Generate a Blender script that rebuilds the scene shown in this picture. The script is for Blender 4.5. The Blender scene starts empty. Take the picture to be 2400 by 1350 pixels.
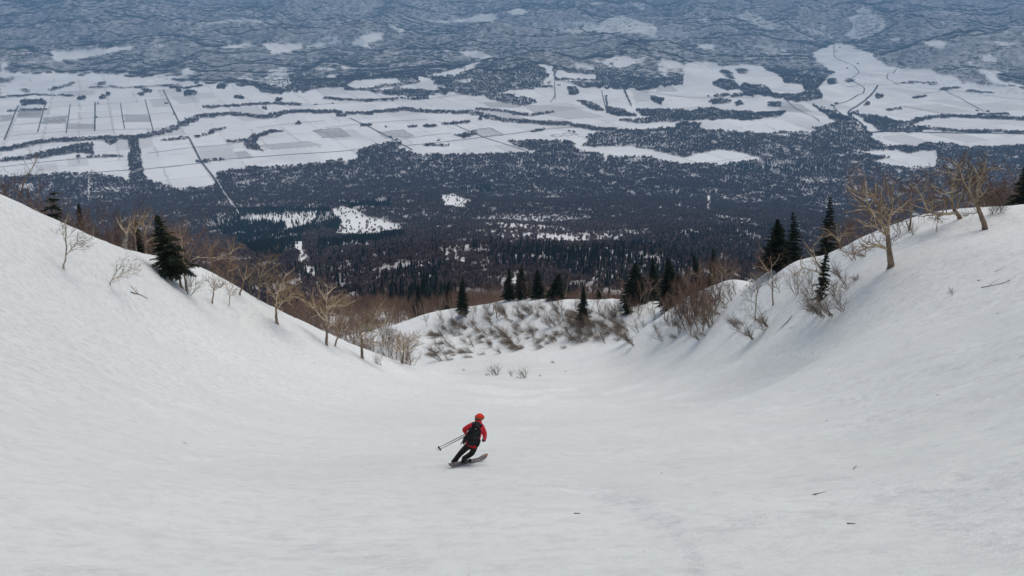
import bpy, bmesh, math, random
import numpy as np
from mathutils import Vector, Matrix

S = bpy.context.scene
COL = S.collection
R = math.radians

# ------------------------------------------------------------------ camera
F = 1850.0                      # focal length in pixels of the 2400 x 1350 photograph
PITCH = R(22.2)
cam_data = bpy.data.cameras.new('camera')
cam_data.sensor_width = 36.0
cam_data.lens = 36.0 * F / 2400.0
cam_data.clip_start = 0.1
cam_data.clip_end = 60000
cam = bpy.data.objects.new('camera', cam_data)
cam.location = (0, 0, 0)
cam.rotation_euler = (R(90) - PITCH, 0, 0)
COL.objects.link(cam)
S.camera = cam

# ------------------------------------------------------------------ sky and sun (thin bright overcast)
SUN_EL, SUN_AZ = R(69), R(48)
world = bpy.data.worlds.new('World')
S.world = world
world.use_nodes = True
wn = world.node_tree.nodes; wl = world.node_tree.links
sky = wn.new('ShaderNodeTexSky')
sky.sky_type = 'NISHITA'; sky.sun_disc = False
sky.sun_elevation = SUN_EL; sky.sun_rotation = SUN_AZ
sky.altitude = 1000; sky.air_density = 1.0; sky.dust_density = 6.0; sky.ozone_density = 0.6
wl.new(sky.outputs[0], wn['Background'].inputs['Color'])
wn['Background'].inputs['Strength'].default_value = 0.10

sd = bpy.data.lights.new('sun', 'SUN')
sd.energy = 1.5; sd.angle = R(50); sd.color = (1.0, 0.965, 0.86)
sun = bpy.data.objects.new('sun', sd)
to_sun = Vector((math.sin(SUN_AZ) * math.cos(SUN_EL), math.cos(SUN_AZ) * math.cos(SUN_EL), math.sin(SUN_EL)))
sun.rotation_euler = to_sun.to_track_quat('Z', 'Y').to_euler()
sun.location = (-20, -30, 60)
COL.objects.link(sun)

S.view_settings.view_transform = 'Standard'
S.view_settings.look = 'None'
S.view_settings.gamma = 1.0
S.view_settings.exposure = 0.10
S.render.engine = 'CYCLES'
S.cycles.use_denoising = True
S.cycles.max_bounces = 6
S.cycles.diffuse_bounces = 3
S.cycles.volume_bounces = 0
S.cycles.transparent_max_bounces = 4

# ------------------------------------------------------------------ small helpers
CP, SP = math.cos(PITCH), math.sin(PITCH)
def ray(u, v):
    a = (u - 1200.0) / F; b = (675.0 - v) / F
    return np.array([a, CP + b * SP, -SP + b * CP])
def project(x, y, z):
    """world -> photo pixel (arrays)"""
    depth = y * CP - z * SP
    up = y * SP + z * CP
    depth = np.maximum(depth, 1e-3)
    return 1200.0 + F * x / depth, 675.0 - F * up / depth

def hash2(ix, iy, seed):
    h = (ix.astype(np.int64) * 374761393 + iy.astype(np.int64) * 668265263 + seed * 982451653) & 0xFFFFFFFF
    h = ((h ^ (h >> 13)) * 1274126177) & 0xFFFFFFFF
    h = h ^ (h >> 16)
    return (h & 0xFFFFFF) / float(0xFFFFFF)
def vnoise(x, y, seed=0):
    x = np.asarray(x, float); y = np.asarray(y, float)
    ix = np.floor(x); iy = np.floor(y)
    fx = x - ix; fy = y - iy
    fx = fx * fx * fx * (fx * (fx * 6 - 15) + 10); fy = fy * fy * fy * (fy * (fy * 6 - 15) + 10)
    ix = ix.astype(np.int64); iy = iy.astype(np.int64)
    a = hash2(ix, iy, seed); b = hash2(ix + 1, iy, seed); c = hash2(ix, iy + 1, seed); d = hash2(ix + 1, iy + 1, seed)
    return (a + (b - a) * fx + (c - a) * fy + (a - b - c + d) * fx * fy) * 2 - 1
def fbm(x, y, seed=0, octaves=4, gain=0.5):
    s = 0.0; amp = 1.0; f = 1.0
    for o in range(octaves):
        s = s + amp * vnoise(x * f + 17.3 * o, y * f - 9.1 * o, seed + o)
        amp *= gain; f *= 2.03
    return s
def ridged(x, y, seed=0, octaves=4):
    s = 0.0; amp = 1.0; f = 1.0
    for o in range(octaves):
        n = 1 - np.abs(vnoise(x * f + 5.7 * o, y * f + 3.3 * o, seed + o))
        s = s + amp * (n * n - 0.4)
        amp *= 0.5; f *= 2.1
    return s
def sstep(a, b, x):
    t = np.clip((x - a) / (b - a), 0, 1)
    return t * t * (3 - 2 * t)

def put(o, label=None, cat=None, group=None, kind=None):
    if label: o['label'] = label
    if cat: o['category'] = cat
    if group: o['group'] = group
    if kind: o['kind'] = kind
    return o
def link(o, parent=None):
    COL.objects.link(o)
    if parent is not None: o.parent = parent
    return o
def empty(name, loc, label=None, cat=None, group=None):
    o = bpy.data.objects.new(name, None)
    o.empty_display_size = 0.3
    o.location = loc
    COL.objects.link(o)
    return put(o, label, cat, group)
def np_mesh(name, verts, faces, mats=(), smooth=False, midx=None):
    """faces: (n,3) or (n,4) int array"""
    verts = np.asarray(verts, np.float32); faces = np.asarray(faces, np.int32)
    me = bpy.data.meshes.new(name)
    n, k = faces.shape
    me.vertices.add(len(verts)); me.vertices.foreach_set('co', verts.ravel())
    me.loops.add(n * k); me.loops.foreach_set('vertex_index', faces.ravel())
    me.polygons.add(n)
    me.polygons.foreach_set('loop_start', np.arange(0, n * k, k, dtype=np.int32))
    me.polygons.foreach_set('loop_total', np.full(n, k, np.int32))
    if smooth: me.polygons.foreach_set('use_smooth', np.ones(n, bool))
    for m in mats: me.materials.append(m)
    if midx is not None: me.polygons.foreach_set('material_index', np.asarray(midx, np.int32))
    me.update(calc_edges=True)
    return me

# ------------------------------------------------------------------ materials
def new_mat(name, color, rough=0.9, spec=0.2):
    m = bpy.data.materials.new(name); m.use_nodes = True
    b = m.node_tree.nodes['Principled BSDF']
    b.inputs['Base Color'].default_value = (*color, 1)
    b.inputs['Roughness'].default_value = rough
    b.inputs['Specular IOR Level'].default_value = spec
    return m
def noisy_mat(name, c1, c2, scale=5.0, rough=0.9, bump=0.0, detail=4.0, stretch=None, rnd=0.0, spec=0.2):
    m = new_mat(name, c1, rough, spec)
    nt = m.node_tree; N = nt.nodes; L = nt.links; b = N['Principled BSDF']
    tc = N.new('ShaderNodeTexCoord')
    src = tc.outputs['Object']
    if stretch:
        mp = N.new('ShaderNodeMapping'); mp.inputs['Scale'].default_value = stretch
        L.new(src, mp.inputs['Vector']); src = mp.outputs[0]
    nz = N.new('ShaderNodeTexNoise'); nz.inputs['Scale'].default_value = scale; nz.inputs['Detail'].default_value = detail
    L.new(src, nz.inputs['Vector'])
    rp = N.new('ShaderNodeValToRGB')
    rp.color_ramp.elements[0].position = 0.35; rp.color_ramp.elements[0].color = (*c1, 1)
    rp.color_ramp.elements[1].position = 0.65; rp.color_ramp.elements[1].color = (*c2, 1)
    L.new(nz.outputs['Fac'], rp.inputs['Fac'])
    out = rp.outputs['Color']
    if rnd:
        oi = N.new('ShaderNodeObjectInfo')
        mr = N.new('ShaderNodeMapRange'); mr.inputs['To Min'].default_value = 1 - rnd; mr.inputs['To Max'].default_value = 1 + rnd
        L.new(oi.outputs['Random'], mr.inputs['Value'])
        vm = N.new('ShaderNodeVectorMath'); vm.operation = 'SCALE'
        L.new(out, vm.inputs[0]); L.new(mr.outputs[0], vm.inputs['Scale'])
        out = vm.outputs[0]
    L.new(out, b.inputs['Base Color'])
    if bump:
        bp = N.new('ShaderNodeBump'); bp.inputs['Strength'].default_value = bump; bp.inputs['Distance'].default_value = 0.03
        L.new(nz.outputs['Fac'], bp.inputs['Height']); L.new(bp.outputs[0], b.inputs['Normal'])
    return m

M = {}
M['bark'] = noisy_mat('birch_bark', (0.34, 0.27, 0.18), (0.58, 0.48, 0.34), 3.0, 0.85, 0.4, stretch=(1, 1, 0.6), rnd=0.2)
M['trunk'] = noisy_mat('birch_trunk_bark', (0.13, 0.095, 0.07), (0.33, 0.25, 0.17), 2.6, 0.9, 0.6, stretch=(2.5, 2.5, 0.7), rnd=0.15)
M['pale'] = noisy_mat('pale_birch_bark', (0.22, 0.19, 0.14), (0.50, 0.46, 0.38), 4.0, 0.85, 0.4, stretch=(1, 1, 2.0), rnd=0.1)
M['twig'] = noisy_mat('twig', (0.135, 0.075, 0.055), (0.22, 0.14, 0.095), 1.2, 0.9, rnd=0.3)
M['twig_tan'] = noisy_mat('tan_twig', (0.20, 0.125, 0.08), (0.36, 0.26, 0.165), 1.0, 0.9, rnd=0.25)
M['twig_grey'] = noisy_mat('shrub_twig', (0.11, 0.085, 0.065), (0.23, 0.18, 0.13), 1.2, 0.9, rnd=0.3)
M['needle'] = noisy_mat('needles', (0.012, 0.019, 0.012), (0.035, 0.044, 0.024), 1.5, 0.85, rnd=0.25)
M['conwood'] = noisy_mat('conifer_bark', (0.06, 0.045, 0.035), (0.15, 0.11, 0.08), 4, 0.95, 0.4)
M['far_twig'] = noisy_mat('far_crown', (0.10, 0.076, 0.076), (0.17, 0.122, 0.115), 0.15, 0.95, rnd=0.35)
M['hill_twig'] = noisy_mat('hill_crown', (0.062, 0.06, 0.068), (0.10, 0.088, 0.095), 0.05, 0.95, rnd=0.12)
M['belt_bark'] = noisy_mat('thicket_bark', (0.17, 0.12, 0.085), (0.36, 0.28, 0.20), 2.0, 0.9, rnd=0.3)
M['belt_twig'] = noisy_mat('thicket_twig', (0.10, 0.055, 0.042), (0.18, 0.105, 0.075), 1.2, 0.9, rnd=0.35)
M['far_trunk'] = new_mat('far_trunk', (0.15, 0.125, 0.11))
M['far_needle'] = noisy_mat('far_needles', (0.010, 0.018, 0.016), (0.024, 0.034, 0.026), 0.15, 0.95, rnd=0.3)
M['road'] = noisy_mat('road_surface', (0.06, 0.06, 0.065), (0.16, 0.16, 0.165), 0.01, 0.9)
M['river'] = noisy_mat('river_water', (0.03, 0.033, 0.035), (0.09, 0.09, 0.09), 0.02, 0.6)
# ------------------------------------------------------------------ the mountain side near the camera
def gully(Y):
    return -1.65 - 0.60 * Y + 0.00065 * Y * Y
ctrl = []
for Y in (-14, -5, 0, 6, 12, 19, 30, 45, 65, 90): ctrl.append((Y * 0.04, Y, gully(Y)))
def cp(u, v, d, drop=0.0):
    r = ray(u, v); t = d / np.linalg.norm(r)
    ctrl.append((r[0] * t, r[1] * t, r[2] * t - drop))
LEFT = [(0,1350,7.4),(0,1100,13.0),(0,950,22),(0,800,34),(0,650,45),(0,540,51),
        (400,1350,8.2),(400,1100,17.2),(400,950,38),(400,800,56),(400,700,66),
        (700,1100,19),(700,950,50),(700,860,70),(250,600,60),(230,700,55),(330,650,66),(560,760,76),(640,750,80),(760,815,84),(860,845,92),(900,870,94),
        (1000,950,57),(1000,900,82)]
for a in LEFT: cp(*a)
CREST_L = [(0,460,56),(130,520,61),(220,556,65),(300,590,69),(345,597,76),(430,612,80),(500,640,84),(560,682,88),(680,740,91),(800,802,95),(870,828,99),(960,856,105),(1050,873,113)]
for u, v, d in CREST_L:
    cp(u, v, d)
    if u < 1000: cp(u, v, d * 1.25, 2.0 + 0.01 * d)
    if u < 850: cp(u, v, d * 1.7, 8)
RIGHT = [(2400,1350,7.4),(2400,1100,12.8),(2400,950,20.5),(2400,800,31),(2400,650,45),(2400,560,55),
         (2000,1350,8.2),(2000,1100,16.5),(2000,950,32),(2000,800,48),(2000,700,57),(2090,626,57),(2310,538,62),(1990,640,62),
         (1600,1100,19),(1600,980,44),(1600,900,74),(1800,900,56),(1800,800,70),(1800,720,79),(1680,740,104),(1650,820,95),
         (1500,850,114),(1500,780,136),(1300,885,108),(1300,850,132),(1300,760,158),(1180,868,124),(1120,800,166),(1030,835,152),(1000,790,178),(930,800,170),(1420,800,140)]
for a in RIGHT: cp(*a)
CREST_R = [(2400,478,67),(2260,495,70),(2150,510,71),(2080,540,70),(1960,587,74),(1860,607,86),(1790,640,98),(1700,656,116),(1620,690,130),(1500,712,150),(1400,705,162),(1300,702,174),(1150,716,190),(1000,738,205),(930,760,215)]
for u, v, d in CREST_R:
    cp(u, v, d)
    cp(u, v, d * 1.2, 1.6 + 0.006 * d)
    if d < 160: cp(u, v, d * 1.55, 7)
# hollow on the far side of the left spur and the flanks out of sight
for az, r, z in ((-36,130,-52),(-36,200,-88),(-36,280,-124),(-25,260,-116),(-12,270,-122),(0,300,-134),(12,280,-124),
                 (24,270,-116),(36,160,-58),(36,240,-100),(48,60,-14),(48,120,-40),(48,240,-105),(-50,60,-12),(-50,120,-50),(-50,240,-110),(55,20,-3),(-55,20,-3),
                 (-20,150,-70),(-20,200,-92),(-6,170,-84),(-6,230,-104)):
    ctrl.append((math.sin(R(az)) * r, math.cos(R(az)) * r, z))
ctrl = np.array(ctrl)
def tps_kernel(d2):
    return np.where(d2 > 1e-9, 0.5 * d2 * np.log(np.maximum(d2, 1e-9)), 0)
SC = 100.0
cx, cy = ctrl[:, 0] / SC, ctrl[:, 1] / SC
n = len(ctrl)
A = np.zeros((n + 3, n + 3))
A[:n, :n] = tps_kernel((cx[:, None] - cx) ** 2 + (cy[:, None] - cy) ** 2) + np.eye(n) * 0.0006
A[:n, n] = 1; A[:n, n + 1] = cx; A[:n, n + 2] = cy
A[n:, :n] = A[:n, n:].T
W = np.linalg.solve(A, np.concatenate([ctrl[:, 2], np.zeros(3)]))
def tps(x, y):
    x = np.asarray(x, float) / SC; y = np.asarray(y, float) / SC
    out = W[n] + W[n + 1] * x + W[n + 2] * y
    for i in range(n):
        out = out + W[i] * tps_kernel((x - cx[i]) ** 2 + (y - cy[i]) ** 2)
    return out

# ------------------------------------------------------------------ the lower slopes, the valley floor and the hills
PR = np.array([[0,0],[150,-66],[250,-112],[330,-146],[450,-191],[700,-284],[1000,-373],[1500,-508],[2000,-622],[2600,-745],[3100,-836],[3500,-886],
               [3900,-900],[6400,-900],[7200,-882],[8500,-830],[10500,-730],[13000,-575],[16000,-380],[20000,-230],[24000,-150]], float)
TAB_R = np.arange(0, 24001, 10.0)
_t = np.interp(TAB_R, PR[:, 0], PR[:, 1])
_k = np.hanning(41); _k /= _k.sum()
TAB_Z = np.convolve(np.pad(_t, 20, mode='edge'), _k, 'valid')
def flat_hit(u, v, z=-900.0):
    r = ray(u, v); t = z / r[2]
    return r[0] * t, r[1] * t
VALLEY = [flat_hit(*p) for p in ((2300,300),(2180,240),(2060,200),(2000,150),(1962,105))]
def seg_dist(x, y, pts):
    d = np.full(np.shape(x), 1e9)
    for (ax, ay), (bx, by) in zip(pts[:-1], pts[1:]):
        vx, vy = bx - ax, by - ay
        t = np.clip(((x - ax) * vx + (y - ay) * vy) / (vx * vx + vy * vy), 0, 1)
        d = np.minimum(d, np.hypot(x - ax - t * vx, y - ay - t * vy))
    return d
# explicit ridges: pixel polyline of the foot on the valley floor, crest height, half width
RIDGES = []
def ridge(px, h, w): RIDGES.append(([flat_hit(*p) for p in px], h, w))
ridge([(1820,205),(1890,205),(1915,225)], 70, 330)
ridge([(40,168),(250,150),(420,140),(620,140)], 95, 420)
ridge([(640,165),(760,150),(900,150)], 70, 380)
ridge([(480,200),(590,197),(690,205)], 35, 230)
ridge([(880,205),(960,200)], 40, 240)
ridge([(1130,205),(1230,195),(1270,180)], 110, 380)
ridge([(1420,180),(1560,160)], 60, 350)
ridge([(1640,180),(1720,170)], 55, 300)
ridge([(2080,140),(2180,150),(2290,170)], 130, 420)
ridge([(1700,300),(1860,285),(1990,305)], 42, 260)
ridge([(2060,300),(2140,295)], 20, 150)
ridge([(1480,285),(1580,285)], 25, 170)
def zfar(x, y):
    r = np.hypot(x, y)
    z = np.interp(r, TAB_R, TAB_Z)
    ap = sstep(300, 600, r) * (1 - sstep(2900, 3700, r))
    z = z + ap * (16 * fbm(x / 420, y / 420, 11, 4) + 12 * ridged(x / 900 + 3, y / 1500, 15, 3))
    z = z + sstep(3300, 4200, r) * 3.0 * fbm(x / 700, y / 700, 21, 3)
    hill = sstep(6100, 8600, r)
    vm = 1 - np.exp(-(seg_dist(x, y, VALLEY) / (520 - 0.02 * np.maximum(r - 5000, 0))) ** 2)
    base = (z + 900) * (r > 6000)
    hz = hill * (230 + 0.014 * np.maximum(r - 8000, 0)) * ridged(x / 2900, y / 2100, 31, 4) + hill * (48 * ridged(x / 1050, y / 800, 41, 2) + 14 * fbm(x / 400, y / 400, 45, 2))
    z = np.where(r > 6000, -900 + (base + hz) * vm, z)
    rd = np.zeros_like(r)
    for pts, h, w in RIDGES:
        d = seg_dist(x, y, pts)
        rd = np.maximum(rd, h * np.exp(-(d / w) ** 2))
    z = z + rd * (0.85 + 0.35 * fbm(x / 400, y / 400, 51, 3))
    return np.maximum(z, -915.0)

# small relief of the snow near the camera
LUMPS = []
def snow_relief(x, y):
    r = np.hypot(x, y)
    f = 1 - sstep(120, 260, r)
    ca, sa = math.cos(R(-20)), math.sin(R(-20))
    s1 = 0.22 * fbm(x / 9.0, y / 16.0, 61, 3)
    s2 = 0.05 * fbm(x / 1.9, y / 2.6, 65, 3)
    s3 = 0.010 * vnoise((x * ca + y * sa) / 0.34, (y * ca - x * sa) / 0.16, 69)
    left = sstep(-2, -16, x + 0.10 * y)
    rough = left * (0.06 * ridged(x / 1.3, y / 1.3, 71, 3))
    # long shallow wind ribs that run down the right bank
    right = sstep(4, 16, x - 0.02 * y)
    a = (x * 0.46 + y * 0.89)
    ribs = right * 0.14 * fbm(a / 2.4 + 0.4 * vnoise(x / 14, y / 14, 77), (x * 0.89 - y * 0.46) / 26.0, 75, 3)
    near = sstep(1.0, 9.0, r)
    return f * near * (s1 + s2 + s3 + rough + ribs)
def height(x, y):
    x = np.asarray(x, float); y = np.asarray(y, float)
    r = np.hypot(x, y)
    m = sstep(230, 340, r)
    z = np.zeros(r.shape)
    fs = r > 228
    if np.any(fs): z[fs] = m[fs] * zfar(x[fs], y[fs])
    ns = r < 342
    if np.any(ns):
        xs, ys = x[ns], y[ns]
        t = tps(xs, ys) + snow_relief(xs, ys)
        for lx, ly, lr, lh in LUMPS:
            d2 = ((xs - lx) ** 2 + (ys - ly) ** 2) / (lr * lr)
            t = t + lh * np.exp(-d2 * 1.2) * (1 + 0.6 * vnoise(xs / lr * 2.3, ys / lr * 2.3, 5))
        z[ns] += (1 - m[ns]) * t
    return z
def h1(x, y):
    return float(height(np.array([x]), np.array([y]))[0])
def hit(u, v, far=False, dmax=16000.0):
    """first meeting of the sight line with the ground"""
    r = ray(u, v)
    t = np.geomspace(600, dmax, 900) if far else np.geomspace(3, 340, 420)
    x, y, z = r[0] * t, r[1] * t, r[2] * t
    below = np.nonzero(z < height(x, y))[0]
    if len(below) == 0: return None
    k = below[0]
    for _ in range(2):
        tt = np.linspace(t[max(k - 1, 0)], t[k], 24)
        hh = height(r[0] * tt, r[1] * tt)
        bl = np.nonzero(r[2] * tt < hh)[0]
        k = bl[0] if len(bl) else 23
        t = tt
    return np.array([r[0] * t[k], r[1] * t[k], hh[k]])
# lumps of old snow balls on the left bank and the pan floor
for u, v, rr, hh in ((265,882,0.55,0.28),(255,876,0.35,0.2),(490,900,0.4,0.16),(520,885,0.35,0.12),(190,780,0.5,0.22),(610,1000,0.5,0.05),(415,1085,0.22,0.10),(425,1090,0.15,0.08),
                     (265,990,0.4,0.07),(340,952,0.4,0.10),(1230,1003,0.7,0.10),(1105,1340,0.10,0.05),(985,1105,0.25,0.05),(330,945,0.3,0.12),(700,905,0.35,0.12),(130,765,0.4,0.15),(210,770,0.3,0.14)):
    r_ = ray(u, v); t = np.arange(4, 120, 0.1)
    k = np.nonzero(r_[2] * t < tps(r_[0] * t, r_[1] * t))[0]
    if len(k): LUMPS.append((r_[0] * t[k[0]], r_[1] * t[k[0]], rr, hh))
# ------------------------------------------------------------------ land cover, traced in photo pixels and laid on the ground
RW, RH = 2400, 800
def fill_poly(arr, pts, val, mode='set'):
    pts = np.asarray(pts, float)
    x0, y0 = np.floor(pts.min(0)).astype(int); x1, y1 = np.ceil(pts.max(0)).astype(int)
    x0 = max(x0, 0); y0 = max(y0, 0); x1 = min(x1, RW - 1); y1 = min(y1, RH - 1)
    if x1 <= x0 or y1 <= y0: return
    X, Y = np.meshgrid(np.arange(x0, x1 + 1) + 0.5, np.arange(y0, y1 + 1) + 0.5)
    X = X + 5 * fbm(X / 26, Y / 9, 91, 2) * JIT; Y = Y + 2.0 * fbm(X / 15, Y / 8, 95, 2) * JIT
    ins = np.zeros(X.shape, bool)
    q = np.roll(pts, -1, 0)
    for (ax, ay), (bx, by) in zip(pts, q):
        if ay == by: continue
        c = ((ay > Y) != (by > Y)) & (X < (bx - ax) * (Y - ay) / (by - ay) + ax)
        ins ^= c
    sub = arr[y0:y1 + 1, x0:x1 + 1]
    sub[ins] = val
def draw_line(arr, pts, w, val):
    """w: height of the stroke in photo pixels (foreshortened: strokes are wider than tall)"""
    for (ax, ay), (bx, by) in zip(pts[:-1], pts[1:]):
        n_ = int(max(abs(bx - ax), abs(by - ay)) * 2) + 2
        for t in np.linspace(0, 1, n_):
            x = ax + (bx - ax) * t; y = ay + (by - ay) * t
            nz = float(vnoise(x * 0.11, y * 0.17, 301)); n2 = float(vnoise(x * 0.33, y * 0.41, 302))
            y += 1.3 * nz + 0.6 * n2; h = w * (0.72 + 0.55 * n2 + 0.3 * nz)
            if h < 0.38 * w and w > 1.4: continue
            a0, a1 = int(x - 1.6 * h), int(x + 1.6 * h) + 1; b0, b1 = int(y - 0.5 * h), int(y + 0.5 * h) + 1
            arr[max(b0, 0):max(b1, 0), max(a0, 0):max(a1, 0)] = val
JIT = 1.0
forest = np.zeros((RH, RW), np.float32)      # share of the ground under trees
conif = np.zeros((RH, RW), np.float32)       # share of those trees that are evergreen
snowt = np.ones((RH, RW), np.float32)        # field tone: 1 clean snow ... 0 bare soil and stubble
cols = np.arange(RW)
edge_low = np.interp(cols, [0,205,300,345,415,505,506,567,683,750,800,850,900,987,1133,1247,1300,1350,1410,1500,1600,1700,1800,1900,2000,2100,2200,2400],
                     [414,404,424,424,442,434,408,395,388,383,372,350,338,363,360,358,332,345,312,305,299,310,318,318,315,345,335,330])
edge_top = np.interp(cols, [0,150,300,450,560,640,700,800,900,1000,1060,1150,1300,1360,1450,1640,1750,1900,1950,2000,2100,2200,2260,2400],
                     [168,172,178,190,200,220,215,205,222,228,215,222,190,200,210,200,225,240,190,180,165,175,195,205])
rows = np.arange(RH)[:, None]
jag = (4 * vnoise(cols / 9.0, cols * 0.0, 5) + 3 * vnoise(cols / 31.0, cols * 0, 6))[None, :]
forest[rows > edge_low[None, :] + jag * 0.6] = 1
forest[rows < edge_top[None, :] + jag] = 0.92
def clear(*p, d=0.0): fill_poly(forest, p, d)
def wood(*p, d=1.0, c=None):
    fill_poly(forest, p, d)
    if c is not None: fill_poly(conif, p, c)
# --- openings in the hill woods
clear((115,118),(150,120),(225,115),(320,106),(300,118),(240,128),(150,143),(90,150),(60,148),(130,138))
clear((0,148),(20,144),(15,165),(0,170)); clear((350,105),(400,106),(380,109)); clear((515,112),(560,102),(590,100),(590,107),(540,115))
clear((615,103),(710,102),(715,115),(660,125),(640,132),(628,118)); clear((717,108),(760,98),(765,105),(720,115)); clear((770,98),(800,92),(800,98),(768,104))
clear((750,88),(790,83),(795,90),(755,93)); clear((470,55),(540,45),(600,45),(640,52),(560,55), d=0.25); clear((0,172),(30,173),(35,180),(0,190))
clear((50,182),(150,175),(220,165),(180,178),(130,190),(60,195)); clear((205,190),(300,170),(315,173),(250,185),(210,195))
clear((335,185),(400,170),(405,173),(370,182),(460,172),(460,175),(380,190),(340,190)); clear((420,165),(440,160),(460,172),(430,175))
clear((545,183),(580,178),(600,190),(625,180),(620,165),(670,158),(690,195),(660,205),(600,195),(580,188), d=0.15)
clear((740,210),(800,205),(800,215),(760,215)); clear((735,165),(780,158),(785,163)); clear((745,182),(790,175),(790,183)); clear((800,155),(825,160),(800,165))
clear((825,97),(850,85),(880,75),(900,78),(895,95),(860,100),(870,115),(830,107)); clear((905,55),(920,57),(930,70),(945,68),(940,78),(980,80),(935,80), d=0.2)
clear((980,47),(1050,50),(1130,33),(1170,33),(1155,52),(1100,52),(1040,54),(1000,51)); clear((1185,28),(1220,20),(1240,28),(1215,36))
clear((1310,65),(1315,52),(1380,50),(1400,60),(1420,45),(1450,37),(1520,55),(1540,65),(1540,88),(1500,78),(1460,78),(1380,75),(1310,77), d=0.12)
clear((1370,8),(1410,5),(1405,15), d=0.3); clear((1475,10),(1510,8),(1510,25),(1490,20), d=0.2)
clear((1075,123),(1120,120),(1150,132),(1130,142),(1100,128)); clear((1030,120),(1060,118),(1050,125)); clear((1000,178),(1060,165),(1110,150),(1130,142),(1125,150),(1095,170),(1040,180))
clear((1060,190),(1110,185),(1105,195)); clear((813,200),(830,190),(900,183),(925,185),(940,195),(900,200),(830,208))
clear((870,210),(960,198),(985,193),(980,180),(1015,187),(1020,200),(1057,205),(1020,213),(950,207),(900,212))
clear((1260,150),(1300,155),(1300,190),(1270,195),(1290,175)); clear((1300,180),(1310,165),(1330,170),(1390,175),(1400,195),(1330,190))
clear((1340,150),(1380,153),(1395,165),(1350,160)); clear((1395,140),(1415,130),(1420,145),(1440,130),(1490,138),(1520,135),(1500,150),(1460,160),(1420,155), d=0.1)
clear((1540,145),(1570,140),(1600,150),(1600,175),(1560,180),(1540,165), d=0.1)
clear((1635,110),(1655,103),(1685,105),(1670,117),(1650,118)); clear((1637,45),(1670,37),(1660,55),(1640,55), d=0.35)
clear((1720,40),(1760,30),(1790,45),(1830,60),(1800,75),(1770,55), d=0.35); clear((1760,110),(1800,103),(1840,115),(1850,130),(1800,125), d=0.35)
clear((1600,150),(1640,145),(1675,145),(1690,155),(1720,155),(1750,150),(1795,158),(1800,168),(1830,178),(1840,195),(1880,200),(1885,215),(1860,222),(1810,220),(1800,203),(1740,195),(1730,210),(1750,220),(1640,222),(1600,215))
clear((1905,125),(1950,105),(1975,100),(2000,110),(2040,125),(2055,140),(2100,160),(2170,160),(2200,175),(2240,178),(2260,200),(2400,205),(2400,262),(2350,265),(2300,275),(2150,285),(2130,290),(2060,270),(2000,265),(1995,280),(2045,290),(2040,300),(2010,290),(1960,270),(1920,245),(1895,240),(1925,225),(1920,200),(1950,170),(1930,155),(1905,135))
clear((2155,100),(2180,95),(2215,98),(2205,115),(2180,110)); clear((2075,92),(2110,90),(2100,97)); clear((2325,98),(2360,97),(2390,105),(2345,107)); clear((2295,135),(2320,125),(2345,135),(2340,145),(2310,145))
clear((2260,145),(2280,145),(2275,155)); clear((2290,160),(2330,165),(2360,175),(2340,190),(2400,200),(2400,207),(2330,198),(2300,175))
clear((1990,40),(2020,35),(2070,37),(2080,50),(2070,70),(2040,80),(2010,95),(1980,85),(2000,65), d=0.05); clear((1995,25),(2030,18),(2055,28),(2010,33), d=0.3)
clear((1920,60),(1945,58),(1935,65), d=0.2); clear((1880,65),(1895,66),(1953,88),(1945,90))
for k in range(11):
    y = 40 + k * 4.2
    draw_line(forest, [(2004 + k * 0.5, y + 3), (2068 - k * 1.4, y)], 0.8, 0.75)
for k in range(6): draw_line(forest, [(1322 + k * 9, 56), (1314 + k * 9, 70)], 1.2, 1)
# --- woods in the farmland
wood((1800,155),(1850,165),(1930,170),(1945,178),(1915,190),(1925,215),(1925,230),(1870,240),(1835,233),(1880,222),(1887,205),(1840,190))
wood((1665,195),(1690,185),(1725,190),(1735,208),(1700,213)); wood((1690,165),(1710,170),(1720,187),(1700,183)); wood((1742,222),(1745,206),(1790,197),(1775,208),(1780,219)); wood((1725,160),(1750,163),(1752,172),(1728,172), d=0.7)
wood((1455,183),(1500,188),(1535,210),(1500,212),(1465,200)); wood((1350,235),(1400,245),(1420,262),(1380,258), d=0.8); wood((1420,250),(1460,255),(1490,275),(1430,270)); wood((1490,256),(1600,258),(1640,268),(1600,277),(1500,272), d=0.85)
wood((1130,222),(1200,225),(1250,232),(1260,240),(1230,250),(1150,235), d=0.75); wood((1060,318),(1090,310),(1120,315),(1085,325)); wood((1183,332),(1260,328),(1340,333),(1350,340),(1330,360),(1240,352))
wood((1370,318),(1420,312),(1500,318),(1600,316),(1600,350),(1540,345),(1440,342),(1380,340), d=0.8); wood((1640,252),(1740,262),(1840,262),(1830,272),(1760,283),(1700,280),(1600,285),(1500,290),(1450,284),(1520,276),(1600,275), d=0.85)
wood((1330,205),(1350,203),(1358,222),(1333,222)); wood((1795,240),(1830,240),(1830,250),(1795,250)); wood((1655,240),(1680,232),(1715,235),(1712,243),(1670,245), d=0.8); wood((1720,240),(1735,235),(1742,245),(1725,250))
wood((1525,225),(1555,228),(1550,248),(1530,240)); wood((1565,170),(1590,170),(1590,185),(1568,183), d=0.8); wood((1400,130),(1420,130),(1420,143),(1400,143))
wood((1590,285),(1640,290),(1650,305),(1800,312),(1900,310),(1960,300),(2040,310),(2045,330),(1900,330),(1700,330),(1560,320), d=1)
wood((1900,245),(1930,255),(1985,275),(2035,300),(2030,320),(1950,320),(1900,300),(1960,285)); wood((1995,266),(2060,272),(2130,290),(2165,300),(2160,312),(2060,310),(2045,292), d=0.8)
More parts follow.
